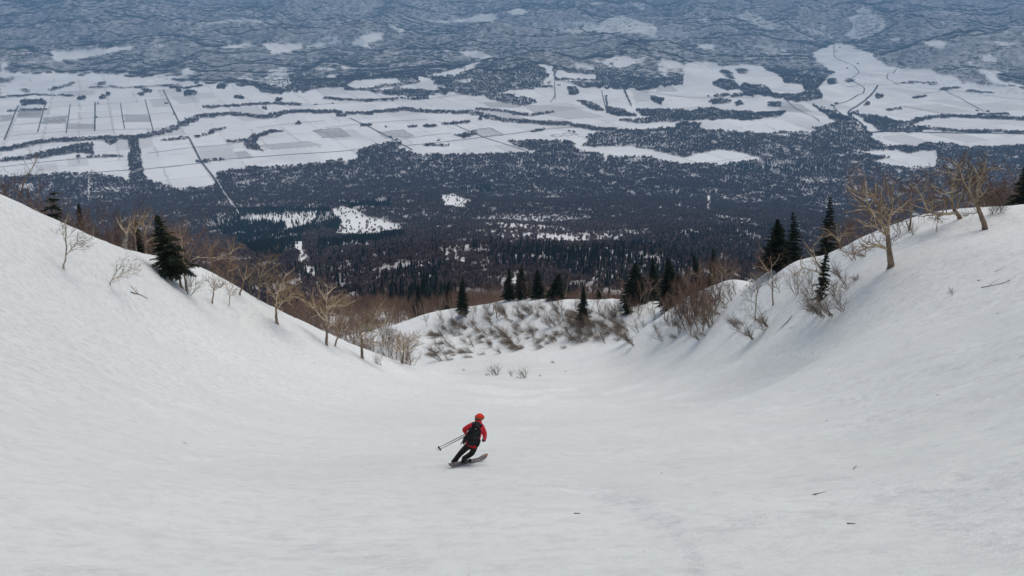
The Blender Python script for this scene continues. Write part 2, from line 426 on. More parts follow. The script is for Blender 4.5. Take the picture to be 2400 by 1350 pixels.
wood((0,375),(70,365),(140,350),(180,338),(220,335),(220,362),(180,358),(110,370),(0,381)); wood((296,320),(322,320),(330,360),(338,398),(345,430),(307,432),(303,370)); wood((567,335),(590,318),(640,305),(670,308),(640,313),(608,322),(602,343),(618,355),(580,350))
wood((455,320),(530,297),(527,303),(462,323)); wood((245,332),(252,320),(285,318),(280,326),(255,340)); wood((48,235),(108,233),(108,245),(50,248), d=0.85); wood((115,210),(175,192),(172,200),(120,213)); wood((0,185),(40,180),(30,193),(0,196))
for x, y, s in ((343,214,9),(445,219,12),(255,221,6),(235,197,8),(186,368,4),(415,213,6),(60,215,7),(190,232,8),(240,228,7),(520,203,10),(330,222,6),(560,230,8),(650,236,8),(700,290,6),(1123,280,4),(930,205,6),(2060,226,9),(2030,245,6),(2350,182,12),(1950,192,10),(1990,190,6),(620,255,5)):
    wood((x - s * 1.3, y), (x - s * 0.7, y - s * 0.6), (x + s * 0.6, y - s * 0.7), (x + s * 1.4, y - 1), (x + s, y + s * 0.5), (x - s * 0.8, y + s * 0.5))
# river banks and shelter belts
for pts, w in (([(0,353),(50,343),(110,331),(200,326),(330,321),(390,309),(430,291),(470,273)], 6), ([(470,273),(540,266),(620,275),(680,262),(790,262),(800,268),(870,265),(950,256),(1000,262),(1100,265)], 5), ([(1100,263),(1170,281),(1230,286),(1330,291),(1400,303),(1500,309),(1600,303)], 6),
               ([(1300,263),(1240,270),(1180,262),(1110,255)], 3), ([(480,252),(560,248),(640,243),(700,245)], 4), ([(2130,290),(2160,278),(2220,272),(2300,275),(2400,278)], 5), ([(2165,300),(2250,309),(2330,308),(2400,312)], 5), ([(2010,262),(1990,270),(2020,296)], 2),
               ([(2100,195),(2150,192),(2200,197)], 3), ([(2210,210),(2250,204)], 3), ([(380,330),(440,323)], 3), ([(205,370),(285,366)], 3), ([(462,379),(525,374)], 3), ([(527,332),(570,330)], 4), ([(990,340),(1050,342)], 3), ([(995,296),(1025,296)], 3), ([(1040,291),(1098,286)], 3), ([(850,294),(870,294)], 3), ([(960,297),(975,297)], 2),
               ([(1246,309),(1275,303)], 2), ([(1030,207),(1100,222),(1200,222)], 3), ([(880,345),(930,338)], 6), ([(1100,318),(1110,310)], 4), ([(1320,185),(1400,190),(1420,195)], 2), ([(1160,212),(1290,202)], 3), ([(1420,225),(1424,265)], 1.2), ([(1463,212),(1480,250)], 0.8), ([(760,230),(830,236),(900,234),(1000,230)], 3),
               ([(2295,270),(2360,268)], 3), ([(2140,230),(2170,226)], 2), ([(2270,213),(2320,218)], 2), ([(2080,258),(2110,255)], 2), ([(1680,225),(1705,222)], 4), ([(1716,226),(1735,223)], 4), ([(0,230),(80,222),(170,225)], 2), ([(200,205),(300,205),(420,200)], 2), ([(20,262),(110,256)], 1.5), ([(400,205),(440,207),(470,200)], 2)):
    draw_line(forest, pts, w, 0.9)
# --- openings and evergreen blocks in the forest on the lower slopes
clear((1340,345),(1480,343),(1600,370),(1667,353),(1710,352),(1787,372),(1740,380),(1700,387),(1600,385),(1500,367),(1423,366),(1417,382),(1410,364),(1347,350))
clear((1983,348),(2038,357),(2075,350),(2130,358),(2190,352),(2200,372),(2190,395),(2100,392),(2047,378),(2085,372),(2040,362)); clear((2135,322),(2300,317),(2400,315),(2400,342),(2270,346),(2200,333))
clear((1643,295),(1680,287),(1740,290),(1783,300),(1775,308),(1700,305)); clear((1780,314),(1850,316),(1840,319)); clear((800,360),(838,358),(840,372),(825,380),(800,380))
clear((550,515),(620,503),(745,495),(740,515),(715,530),(680,540),(665,525),(600,520), d=0.10); fill_poly(conif, [(540,495),(750,485),(750,545),(540,545)], 0.9)
clear((770,490),(800,485),(840,492),(850,505),(935,525),(942,545),(850,555),(790,552),(770,530),(795,520), d=0.05); clear((1035,460),(1060,455),(1095,468),(1090,490),(1050,487), d=0.05)
wood((480,518),(560,513),(600,522),(665,527),(690,545),(715,545),(700,585),(650,606),(600,602),(520,555), c=1); wood((752,488),(775,495),(800,518),(792,545),(765,540),(740,512), c=1)
wood((748,566),(850,556),(945,546),(955,556),(860,575),(750,592), c=1); wood((790,475),(920,468),(918,488),(845,492),(800,484), c=1); wood((1062,440),(1150,436),(1172,450),(1110,456), c=0.95); wood((1690,388),(1850,378),(1975,395),(1880,408),(1740,403), c=0.9)
clear((1085,525),(1150,508),(1300,502),(1400,522),(1515,548),(1420,575),(1340,588),(1250,572),(1180,565),(1100,550), d=0.42); clear((1130,530),(1230,515),(1330,540),(1400,565),(1330,582),(1240,560), d=0.22); clear((1430,530),(1510,548),(1480,552), d=0.05)
clear((685,565),(708,565),(735,635),(748,655),(715,652), d=0.12); clear((30,430),(80,430),(85,447),(45,447), d=0.15); clear((1870,417),(2000,420),(2000,426),(1880,426), d=0.3); clear((1655,460),(1666,462),(1660,498),(1654,495), d=0.1)
clear((210,440),(300,435),(300,450),(215,455), d=0.45); clear((1020,590),(1080,585),(1100,620),(1060,625), d=0.35); clear((1190,650),(1230,640),(1240,700),(1200,700), d=0.4)
fill_poly(conif, [(1120,600),(1250,583),(1400,588),(1600,548),(1800,525),(1900,560),(1900,620),(1700,670),(1500,690),(1350,650),(1150,630)], 0.42)
fill_poly(conif, [(1150,598),(1270,585),(1400,592),(1500,575),(1600,570),(1500,615),(1300,625)], 0.62); fill_poly(conif, [(920,650),(1000,630),(1055,622),(1065,660),(960,690)], 0.6); fill_poly(conif, [(730,655),(900,650),(1100,690),(1000,740),(760,700)], 0.3)
draw_line(forest, [(497,410),(515,435),(530,460),(560,500)], 1.3, 0.0); draw_line(forest, [(209,405),(208,470)], 1.2, 0.15)
# --- tone of the fields
JIT = 0.15
for p, t in (([(45,252),(100,255),(97,276),(40,276)],0.30),([(100,275),(158,270),(155,289),(97,291)],0.35),([(155,289),(222,290),(222,303),(155,303)],0.45),([(290,268),(350,270),(353,286),(290,286)],0.45),([(0,270),(33,268),(28,283),(0,285)],0.4),
             ([(735,305),(795,300),(822,320),(757,322)],0.55),([(887,310),(945,305),(968,318),(902,325)],0.5),([(1105,305),(1147,300),(1180,315),(1132,321)],0.6),([(600,340),(720,330),(760,340),(640,352)],0.6),([(545,357),(575,353),(595,370),(560,373)],0.45),([(460,345),(535,340),(560,370),(475,377)],0.72),
             ([(1110,262),(1190,258),(1240,285),(1160,280)],0.6),([(1130,240),(1230,240),(1220,252),(1150,252)],0.5),([(1820,235),(1880,245),(1905,262),(1830,262)],0.5),([(1220,245),(1340,250),(1420,275),(1330,280),(1250,262)],0.62),([(85,385),(135,382),(135,400),(80,402)],0.75),([(155,370),(205,368),(208,388),(160,392)],0.75),
             ([(1560,160),(1600,158),(1600,175),(1560,178)],0.6),([(1530,195),(1570,195),(1590,215),(1540,215)],0.55),([(1480,213),(1520,213),(1530,235),(1490,240)],0.65),([(2105,250),(2200,243),(2280,262),(2200,266)],0.75),([(400,225),(450,222),(470,240),(420,245)],0.7),([(350,232),(395,230),(405,250),(358,252)],0.72),([(140,215),(220,212),(225,222),(145,228)],0.65)):
    fill_poly(snowt, p, t)
for k in range(9):                                       # hedge rows of the little enclosures
    draw_line(snowt, [(742 + k * 8, 306 + 0.3 * k), (764 + k * 7, 320)], 0.4, 0.25); draw_line(snowt, [(890 + k * 7, 311), (908 + k * 7, 323)], 0.4, 0.25)
for k in range(8): draw_line(snowt, [(600 + k * 19, 345 - k), (625 + k * 18, 351 - k)], 0.35, 0.3); draw_line(snowt, [(100 + k * 7, 277), (98 + k * 7, 288)], 0.4, 0.15)
for p in ([(1105,305),(1147,300),(1180,315),(1132,321),(1105,305)], [(1290,317),(1345,312),(1357,316),(1300,321),(1290,317)], [(887,310),(945,305),(968,318),(902,325),(887,310)], [(735,305),(795,300),(822,320),(757,322),(735,305)]):
    draw_line(snowt, p, 0.7, 0.12)

# snow types on the near slope: rough white crust against smooth, slightly dusty old snow
crust = np.zeros((1350, 2400), np.float32)
def stroke(pts, w0, w1, val):
    n_ = 160; t = np.linspace(0, 1, n_); q = np.linspace(0, 1, len(pts))
    xs = np.interp(t, q, [p_[0] for p_ in pts]); ys = np.interp(t, q, [p_[1] for p_ in pts])
    for x, y, tt in zip(xs, ys, t):
        h = (w0 + (w1 - w0) * tt) * (0.75 + 0.5 * float(vnoise(x * 0.03, y * 0.05, 311)))
        x0, x1, y0, y1 = int(x - 14), int(x + 14), int(y - h / 2), int(y + h / 2) + 1
        sub = crust[max(y0, 0):max(min(y1, 1350), 0), max(x0, 0):max(min(x1, 2400), 0)]
        np.maximum(sub, val, out=sub)
_uu, _vv = np.meshgrid(np.arange(2400), np.arange(1350))
_line = np.interp(np.arange(2400), [0, 300, 520, 700, 900, 1000, 1100], [925, 915, 925, 930, 955, 930, 895])[None, :] + 14 * vnoise(np.arange(2400) / 60.0, np.zeros(2400), 315)[None, :]
crust[:] = np.where(_uu < 1150, 0.8 * sstep(70, -70, _vv - _line + 30 * vnoise(_uu / 90.0, _vv / 30.0, 317)) * sstep(1150, 1000, _uu), 0)
_line = np.interp(np.arange(2400), [1050, 1300, 1500, 1700, 2000, 2400], [800, 860, 850, 820, 770, 735])[None, :]
crust[:] = np.maximum(crust, np.where(_uu > 1000, 0.75 * sstep(35, -35, _vv - _line + 16 * vnoise(_uu / 90.0, _vv / 24.0, 318)) * sstep(1000, 1150, _uu), 0))
_line = np.interp(np.arange(2400), [1800, 2000, 2150, 2400], [1200, 1190, 1250, 1330])[None, :]; _top = np.interp(np.arange(2400), [1800, 2000, 2150, 2400], [1195, 1150, 1120, 1080])[None, :]
crust[:] = np.maximum(crust, 0.55 * sstep(40, -40, _vv - _line) * sstep(-40, 40, _vv - _top) * sstep(1780, 2000, _uu))
for pts, w0, w1, val in (([(1420,925),(1600,885),(1760,850),(1960,815)], 6, 16, 1), ([(1560,935),(1800,890),(2000,858),(2200,828),(2400,795)], 4, 12, 1), ([(1600,950),(1820,925),(2050,890),(2400,835)], 5, 22, 1), ([(1780,960),(2000,935),(2200,912),(2400,868)], 6, 24, 0.9), ([(1990,975),(2200,955),(2400,925)], 8, 30, 0.8), ([(1720,998),(1850,1003),(2000,998),(2120,975)], 4, 26, 0.9),
                         ([(1870,1112),(1960,1118),(2060,1140),(2200,1150),(2400,1160)], 4, 40, 0.7), ([(1230,1137),(1380,1150),(1500,1180),(1580,1230),(1620,1300),(1640,1349)], 6, 60, 0.75), ([(1080,905),(1200,922),(1340,912)], 16, 8, 1), ([(1130,940),(1230,945),(1290,930)], 12, 6, 0.8), ([(1600,1260),(1800,1215),(2000,1200)], 24, 30, 0.5), ([(600,1250),(800,1300),(1000,1330)], 30, 40, 0.35),
                         ([(380,1080),(520,1075),(640,1065)], 16, 10, 0.6), ([(250,985),(330,990)], 8, 8, 0.6), ([(1210,1003),(1250,1003)], 8, 8, 0.9), ([(80,1340),(300,1330)], 26, 30, 0.4)):
    stroke(pts, w0, w1, val)
for _ in range(3):
    for ax_, k_ in ((0, 5), (1, 9)):
        ker = np.ones(k_) / k_
        pad_ = [(0, 0), (0, 0)]; pad_[ax_] = (k_ // 2, k_ // 2)
        q_ = np.cumsum(np.pad(crust, pad_, mode='edge'), axis=ax_); z_ = np.zeros_like(np.take(q_, [0], ax_)); q_ = np.concatenate([z_, q_], ax_)
        n_ = crust.shape[ax_]
        crust = ((np.take(q_, np.arange(k_, k_ + n_), ax_) - np.take(q_, np.arange(0, n_), ax_)) / k_).astype(np.float32)
del _uu, _vv
def sample(arr, u, v):
    iu = np.clip(u, 0, RW - 1).astype(int); iv = np.clip(v, 0, RH - 1).astype(int)
    return arr[iv, iu]
def cover(x, y, z):
    u, v = project(x, y, z)
    vv = np.clip(v, 0, RH - 1)
    f = sample(forest, u, vv)
    f = np.where((u < -5) | (u > 2405), np.where(np.hypot(x, y) < 3200, 1.0, 0.35 + 0.6 * (np.hypot(x, y) > 6500)), f)
    f = np.where(v < 0, 0.9, f)
    c = sample(conif, u, vv)
    return f, c, sample(snowt, u, vv)

# ------------------------------------------------------------------ ground materials
def snow_material(name, near):
    m = bpy.data.materials.new(name); m.use_nodes = True
    nt = m.node_tree; N = nt.nodes; L = nt.links; b = N['Principled BSDF']
    b.inputs['Roughness'].default_value = 0.75; b.inputs['Specular IOR Level'].default_value = 0.25
    tc = N.new('ShaderNodeTexCoord')
    def noise(scale, detail, vec=None, rough=0.55):
        n_ = N.new('ShaderNodeTexNoise'); n_.inputs['Scale'].default_value = scale; n_.inputs['Detail'].default_value = detail; n_.inputs['Roughness'].default_value = rough
        L.new(vec or tc.outputs['Object'], n_.inputs['Vector']); return n_
    def mapping(rot, sc):
        mp = N.new('ShaderNodeMapping'); mp.inputs['Rotation'].default_value = rot; mp.inputs['Scale'].default_value = sc
        L.new(tc.outputs['Object'], mp.inputs['Vector']); return mp.outputs[0]
    def mix(a, c, fac):
        mx = N.new('ShaderNodeMix'); mx.data_type = 'RGBA'
        for s_, val in ((mx.inputs[6], a), (mx.inputs[7], c)):
            if isinstance(val, tuple): s_.default_value = (*val, 1)
            else: L.new(val, s_)
        L.new(fac, mx.inputs[0]); return mx.outputs[2]
    def rng(val, a, c, lo=0.0, hi=1.0):
        mr = N.new('ShaderNodeMapRange'); mr.inputs['From Min'].default_value = a; mr.inputs['From Max'].default_value = c
        mr.inputs['To Min'].default_value = lo; mr.inputs['To Max'].default_value = hi; L.new(val, mr.inputs['Value']); return mr.outputs[0]
    if near:
        # clean wind-packed snow, with long bands of old snow that carry a little wind-blown dust
        bands = noise(1.0, 5, mapping((0, 0, R(-27)), (0.035, 0.20, 0.05)), 0.6)
        big = noise(0.055, 4)
        spk = noise(2.6, 8, None, 0.8)
        bands2 = noise(1.0, 5, mapping((0, 0, R(-104)), (0.03, 0.17, 0.05)), 0.6)
        cr = N.new('ShaderNodeAttribute'); cr.attribute_name = 'crust'
        old = mix((0.70, 0.722, 0.70), (0.65, 0.67, 0.65), rng(bands.outputs['Fac'], 0.42, 0.64))
        crn = N.new('ShaderNodeMath'); crn.operation = 'ADD'; L.new(cr.outputs['Fac'], crn.inputs[0])
        L.new(rng(noise(0.9, 6, mapping((0, 0, R(-75)), (0.25, 1.0, 1.0)), 0.7).outputs['Fac'], 0.3, 0.7, -0.28, 0.28), crn.inputs[1])
        crf = rng(crn.outputs[0], 0.1, 0.9)
        col = mix(old, (0.815, 0.835, 0.82), crf)
        col = mix(col, (0.665, 0.66, 0.64), rng(big.outputs['Fac'], 0.45, 0.75, 0, 0.45))
        col = mix(col, (0.575, 0.585, 0.58), rng(spk.outputs['Fac'], 0.47, 0.66, 0, 0.85))
        vor = N.new('ShaderNodeTexVoronoi'); vor.inputs['Scale'].default_value = 1.3; L.new(tc.outputs['Object'], vor.inputs['Vector'])
        col = mix((0.12, 0.10, 0.08), col, rng(vor.outputs['Distance'], 0.012, 0.022))
        L.new(col, b.inputs['Base Color'])
        g1 = noise(9.0, 6, None, 0.75)
        g2 = noise(1.5, 6, mapping((0, 0, R(25)), (1.0, 2.2, 1.0)), 0.7)
        ad = N.new('ShaderNodeMath'); ad.operation = 'MULTIPLY_ADD'; ad.inputs[1].default_value = 3.0
        L.new(g2.outputs['Fac'], ad.inputs[0]); L.new(g1.outputs['Fac'], ad.inputs[2])
        bp = N.new('ShaderNodeBump'); L.new(rng(cr.outputs['Fac'], 0, 1, 0.45, 1.0), bp.inputs['Strength']); bp.inputs['Distance'].default_value = 0.06
        L.new(ad.outputs[0], bp.inputs['Height']); L.new(bp.outputs[0], b.inputs['Normal'])
    else:
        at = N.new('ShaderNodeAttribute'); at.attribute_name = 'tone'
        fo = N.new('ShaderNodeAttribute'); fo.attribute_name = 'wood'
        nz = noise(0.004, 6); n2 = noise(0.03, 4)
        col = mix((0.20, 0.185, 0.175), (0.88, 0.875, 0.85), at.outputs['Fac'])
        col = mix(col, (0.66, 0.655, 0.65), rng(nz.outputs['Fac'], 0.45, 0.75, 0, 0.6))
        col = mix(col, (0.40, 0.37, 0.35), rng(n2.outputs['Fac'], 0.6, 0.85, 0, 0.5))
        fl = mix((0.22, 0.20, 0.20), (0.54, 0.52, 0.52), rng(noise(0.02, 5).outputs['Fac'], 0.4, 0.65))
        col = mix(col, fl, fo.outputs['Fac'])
        L.new(col, b.inputs['Base Color'])
    return m
M['snow'] = snow_material('slope_snow', True)
M['valley'] = snow_material('valley_snow', False)

# ------------------------------------------------------------------ ground sheets: rings about the camera, finer where it is near
def ring_sheet(name, rr, az, mat, y0=0.0):
    rr = np.asarray(rr); az = np.asarray(az)
    RR, AZ = np.meshgrid(rr, az, indexing='ij')
    x = np.sin(AZ) * RR; y = np.cos(AZ) * RR + y0
    z = height(x.ravel(), y.ravel())
    verts = np.stack([x.ravel(), y.ravel(), z], 1)
    nr, na = len(rr), len(az)
    i = (np.arange(nr - 1)[:, None] * na + np.arange(na - 1)[None, :]).ravel()
    faces = np.stack([i, i + na, i + na + 1, i + 1], 1)[:, ::-1]
    me = np_mesh(name, verts, faces, [mat], smooth=True)
    o = bpy.data.objects.new(name, me); COL.objects.link(o)
    o['kind'] = 'structure'
    return o, verts
SPLIT = 330.0
near_r = np.concatenate([np.linspace(-14, 3, 18)[:0], np.geomspace(2.0, SPLIT, 640)])
snow_slope, sv_ = ring_sheet('snow_slope', near_r, np.linspace(R(-62), R(62), 700), M['snow'])
put(snow_slope, 'smooth white ski slope dropping into a gully between two snowy banks', 'snow slope')
u_, v_ = project(sv_[:, 0], sv_[:, 1], sv_[:, 2])
at_ = snow_slope.data.attributes.new('crust', 'FLOAT', 'POINT')
at_.data.foreach_set('value', crust[np.clip(v_, 0, 1349).astype(int), np.clip(u_, 0, 2399).astype(int)].astype(np.float32))
# the slope goes on behind and under the camera
back_r = np.geomspace(0.5, 30, 40)
o, _ = ring_sheet('snow_slope_above', np.linspace(0.4, 30, 44), np.linspace(R(62.0), R(298), 120), M['snow'])
put(o, 'snow slope that goes on above and behind the photographer', 'snow slope')
o, _ = ring_sheet('snow_underfoot', np.linspace(0.02, 2.0, 10), np.linspace(R(-62), R(62), 60), M['snow'])
put(o, 'trodden snow right under the photographer', 'snow slope')
far_r = np.concatenate([np.geomspace(SPLIT, 3300, 190), np.linspace(3300, 7000, 330)[1:], np.linspace(7000, 15000, 240)[1:], np.geomspace(15000, 23000, 20)[1:]])
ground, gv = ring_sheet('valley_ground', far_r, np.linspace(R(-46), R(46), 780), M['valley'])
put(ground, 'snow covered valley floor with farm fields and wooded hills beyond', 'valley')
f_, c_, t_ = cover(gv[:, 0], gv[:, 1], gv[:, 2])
# tone of single fields, on the farm grid (about 180 m x 270 m lots along the roads)
a0 = np.array(flat_hit(443, 323)); a1 = np.array(flat_hit(497, 410))
GA = math.atan2(a0[0] - a1[0], a0[1] - a1[1])
def lots(x, y, seed=0):
    ca, sa = math.cos(GA), math.sin(GA)
    p = (x * ca - y * sa) / 182.0; q = (x * sa + y * ca) / 273.0
    ip, iq = np.floor(p), np.floor(q)
    h = hash2(ip.astype(np.int64), iq.astype(np.int64), 3 + seed); h2 = hash2(ip.astype(np.int64) // 3, iq.astype(np.int64), 8 + seed)
    edge = np.minimum(np.minimum(p - ip, 1 - p + ip) * 182, np.minimum(q - iq, 1 - q + iq) * 273)
    return h, h2, edge
h_, h2_, e_ = lots(gv[:, 0], gv[:, 1])
plain = 1 - np.clip((gv[:, 2] + 880) / 30, 0, 1)
tone = t_ * (1 - plain * (0.12 * (h_ > 0.5) * h_ + 0.16 * (h_ > 0.92)))
tone = tone * (1 - plain * 0.4 * (e_ < 5) * (h2_ > 0.35))
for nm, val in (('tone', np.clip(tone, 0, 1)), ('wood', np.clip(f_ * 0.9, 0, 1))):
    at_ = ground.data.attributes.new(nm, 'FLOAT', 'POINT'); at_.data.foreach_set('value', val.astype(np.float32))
# ------------------------------------------------------------------ tree building
RNG = np.random.default_rng(7)
def unit(v):
    return v / (np.linalg.norm(v) + 1e-9)
def grow(out, p, d, L, r, lvl, rng, P):
    """one branch as a polyline and, from it, its side branches; out gets (points, radii, level)"""
    n_ = max(2, int(L / P['seg'][min(lvl, len(P['seg']) - 1)]))
    pts = [p]; d = unit(np.asarray(d, float)); ds = [d]
    wob = P['wob'] * (0.8 if lvl < 2 else 1.2)
    for i in range(n_):
        d = unit(d + rng.normal(0, wob, 3) + np.array([0, 0, P['up']]) + np.asarray(P['wind']) * 0.12)
        p = p + d * (L / n_); pts.append(p); ds.append(d)
    pts = np.array(pts); rad = r * (1 - 0.62 * np.linspace(0, 1, n_ + 1))
    out.append((pts, rad, lvl))
    sprout(out, pts, rad, lvl, L, rng, P)
def sprout(out, pts, rad, lvl, L, rng, P, tmin=0.22):
    if lvl >= P['max']: return
    n_ = len(pts) - 1
    nc = int(P['kids'][lvl] * max(L, 0.4) ** 0.8 + rng.random())
    for k in range(nc):
        t = tmin + (1 - tmin) * (k + rng.random()) / nc
        i = min(int(t * n_), n_ - 1); fr = t * n_ - i
        p = pts[i] + (pts[i + 1] - pts[i]) * fr
        tan = unit(pts[i + 1] - pts[i])
        side = unit(np.cross(tan, rng.normal(0, 1, 3)))
        ang = R(rng.uniform(28, 68))
        d = tan * math.cos(ang) + side * math.sin(ang) + np.array([0, 0, P['lift']]) + np.asarray(P['wind']) * 0.35
        cl = L * rng.uniform(0.30, 0.62) * (1.15 - 0.65 * t)
        cl = min(max(cl, P['minlen'][min(lvl, 3)]), P['maxlen'][min(lvl, 3)])
        cr = max(min(rad[i] * rng.uniform(0.45, 0.7), cl * 0.03), P['rmin'])
        grow(out, p, d, cl, cr, lvl + 1, rng, P)
def tube_mesh(branches, sides_of):
    V, Fq = [], []; base = 0; mi = []
    for pts, rad, lvl in branches:
        k = sides_of(lvl, rad[0])
        m_ = len(pts)
        tan = np.gradient(pts, axis=0); tan /= np.linalg.norm(tan, axis=1)[:, None] + 1e-9
        ref = np.array([0.31, 0.87, 0.38]) if abs(tan[0] @ np.array([0.31, 0.87, 0.38])) < 0.9 else np.array([1.0, 0, 0])
        a = np.cross(tan, ref); a /= np.linalg.norm(a, axis=1)[:, None] + 1e-9
        b = np.cross(tan, a)
        th = np.arange(k) * (2 * math.pi / k)
        ring = pts[:, None, :] + rad[:, None, None] * (np.cos(th)[None, :, None] * a[:, None, :] + np.sin(th)[None, :, None] * b[:, None, :])
        V.append(ring.reshape(-1, 3))
        i = np.arange(m_ - 1)[:, None] * k + np.arange(k)[None, :]
        j = np.arange(m_ - 1)[:, None] * k + (np.arange(k)[None, :] + 1) % k
        Fq.append(np.stack([i, i + k, j + k, j], -1).reshape(-1, 4) + base)
        mi.append(np.full((m_ - 1) * k, 0 if lvl <= 1 or rad[0] > 0.028 else 1))
        base += m_ * k
    return np.concatenate(V), np.concatenate(Fq), np.concatenate(mi)
def sides(lvl, r): return 9 if r > 0.14 else 7 if r > 0.07 else 5 if r > 0.035 else 3
def base_P(**k):
    P = dict(seg=[0.35, 0.28, 0.22, 0.2], wob=0.17, up=0.03, lift=0.15, wind=(0, 0, 0), max=3, kids=[3.2, 5.6, 6.0], minlen=[0.8, 0.45, 0.25, 0.2], maxlen=[3.0, 1.6, 0.8, 0.5], rmin=0.009)
    P.update(k); return P
def split_meshes(branches, name, mats, trunk_levels=(0,)):
    tr = [b for b in branches if b[2] in trunk_levels]; cr = [b for b in branches if b[2] not in trunk_levels]
    v, f, mi = tube_mesh(tr, sides); me1 = np_mesh(name + '_trunk', v, f, [mats[0]], smooth=True)
    v, f, mi = tube_mesh(cr, sides); me2 = np_mesh(name + '_crown', v, f, [mats[1], mats[2]], smooth=True, midx=mi)
    return me1, me2
def make_tree(name, loc, me1, me2, label, group=None, cat='tree', rz=0.0, sc=1.0, crown='crown'):
    e = empty(name, loc, label, cat, group)
    e.rotation_euler = (0, 0, rz); e.scale = (sc, sc, sc)
    link(bpy.data.objects.new('trunk', me1), e)
    link(bpy.data.objects.new(crown, me2), e)
    return e
def on_ground(u, v, d=None):
    """ground point: where the sight line meets it, or at a given distance along that bearing"""
    if d is None:
        for k in range(12):                      # a foot just over the brink: take the brink
            q = hit(u, v + 2 * k)
            if q is not None and np.hypot(q[0], q[1]) < 250: return q
        raise ValueError((u, v))
    r_ = ray(u, v); k = d / np.linalg.norm(r_)
    x, y = r_[0] * k, r_[1] * k
    return np.array([x, y, h1(x, y)])
def px_at(u, v, Y):
    r_ = ray(u, v); return r_ * (Y / r_[1])

def traced_birch(name, label, base, trunk, limbs, r0, d=None, mats=None, seed=0, P=None, group=None, cat='birch'):
    """trunk and main limbs follow the pixel polylines, with their own depth; branches and twigs grow from them"""
    rng = np.random.default_rng(1000 + seed)
    P = P or base_P()
    B = on_ground(*base, d)
    r0 = r0 * 0.66
    out = []
    def conv(pl, dy0, slope):
        res = []; x0, y0 = pl[0]
        for (u, v) in pl:
            off = dy0 + slope * math.hypot(u - x0, v - y0) * B[1] / F
            res.append(px_at(u, v, B[1] + off))
        return res
    def refine(pts, jit):
        pts = np.array(pts); L = np.linalg.norm(np.diff(pts, axis=0), axis=1); s = np.concatenate([[0], np.cumsum(L)])
        n_ = max(3, int(s[-1] / 0.28)); q = np.linspace(0, s[-1], n_ + 1)
        r_ = np.stack([np.interp(q, s, pts[:, k]) for k in range(3)], 1)
        if len(r_) > 4:
            r_[1:-1] = 0.25 * r_[:-2] + 0.5 * r_[1:-1] + 0.25 * r_[2:]
        r_[1:] += rng.normal(0, jit, r_[1:].shape)
        return r_, s[-1]
    first = (base[0], base[1])
    tp, L = refine([B - np.array([0, 0, 0.35])] + conv([first] + list(trunk), 0, 0.0)[0 if d is None else 1:], 0.012)
    tp[0] = B - np.array([0, 0, 0.35])
    rad = r0 * (1.0 - 0.5 * np.linspace(0, 1, len(tp)))
    rad[:2] *= (1.35, 1.15)
    out.append((tp - B, rad, 0))
    sprout(out, tp - B, rad, 0, L * 0.8, rng, P, 0.5)
    for l in limbs:
        w = 0.62
        pl = l
        if isinstance(l[0], (int, float)): w = l[0]; pl = l[1:]
        # start depth: nearest trunk point is at the plane of the base
        pp, LL = refine(conv(pl, 0.0, rng.uniform(-0.7, 0.7)), 0.02)
        rr = r0 * w * 0.78 * (1 - 0.8 * np.linspace(0, 1, len(pp)) ** 0.8)
        out.append((pp - B, np.maximum(rr, 0.012), 1))
        sprout(out, pp - B, rr, 1, LL, rng, P, 0.12)
    me1, me2 = split_meshes(out, name, mats or (M['trunk'], M['bark'], M['twig']))
    return make_tree(name, B, me1, me2, label, group, cat)

def free_birch(name, seed, h, r0, stems=1, lean=(0, 0, 0), P=None, mats=None, spread=0.35, fork=0.35):
    """a birch of height h at the origin; returns its two meshes"""
    rng = np.random.default_rng(2000 + seed)
    P = P or base_P()
    out = []
    for s in range(stems):
        az = rng.uniform(0, 6.28)
        tilt = spread * (0.3 if stems == 1 else 1.0)
        d = np.array([math.cos(az) * tilt, math.sin(az) * tilt, 1.0]) + np.asarray(lean)
        p = np.array([math.cos(az), math.sin(az), 0]) * (0.0 if stems == 1 else r0 * 1.4) + np.array([0, 0, -0.4])
        L0 = h * rng.uniform(fork, fork + 0.2)
        n_ = max(4, int(L0 / 0.3)); pts = [p]; d = unit(d)
        for i in range(n_):
            d = unit(d + rng.normal(0, 0.10, 3) + np.asarray(lean) * 0.05 + np.array([0, 0, 0.06])); p = p + d * (L0 + 0.4) / n_; pts.append(p)
        pts = np.array(pts); rad = r0 * (1 - 0.4 * np.linspace(0, 1, len(pts))); rad[0] *= 1.3
        out.append((pts, rad, 0))
        nl = rng.integers(3, 6)
        a0 = rng.uniform(0, 6.28)
        for k in range(nl):
            t = 1.0 if k < 2 else rng.uniform(0.55, 0.95)
            q = pts[int(t * (len(pts) - 1))]
            az = a0 + k * 2.4 + rng.normal(0, 0.4)
            el = rng.uniform(0.5, 1.3) if k else 1.35
            dd = np.array([math.cos(az) * math.cos(el), math.sin(az) * math.cos(el), math.sin(el)]) + np.asarray(lean) * 0.8
            grow(out, q, dd, h * rng.uniform(0.38, 0.62), rad[-1] * rng.uniform(0.6, 0.85), 1, rng, P)
    return split_meshes(out, name, mats or (M['trunk'], M['bark'], M['twig']))

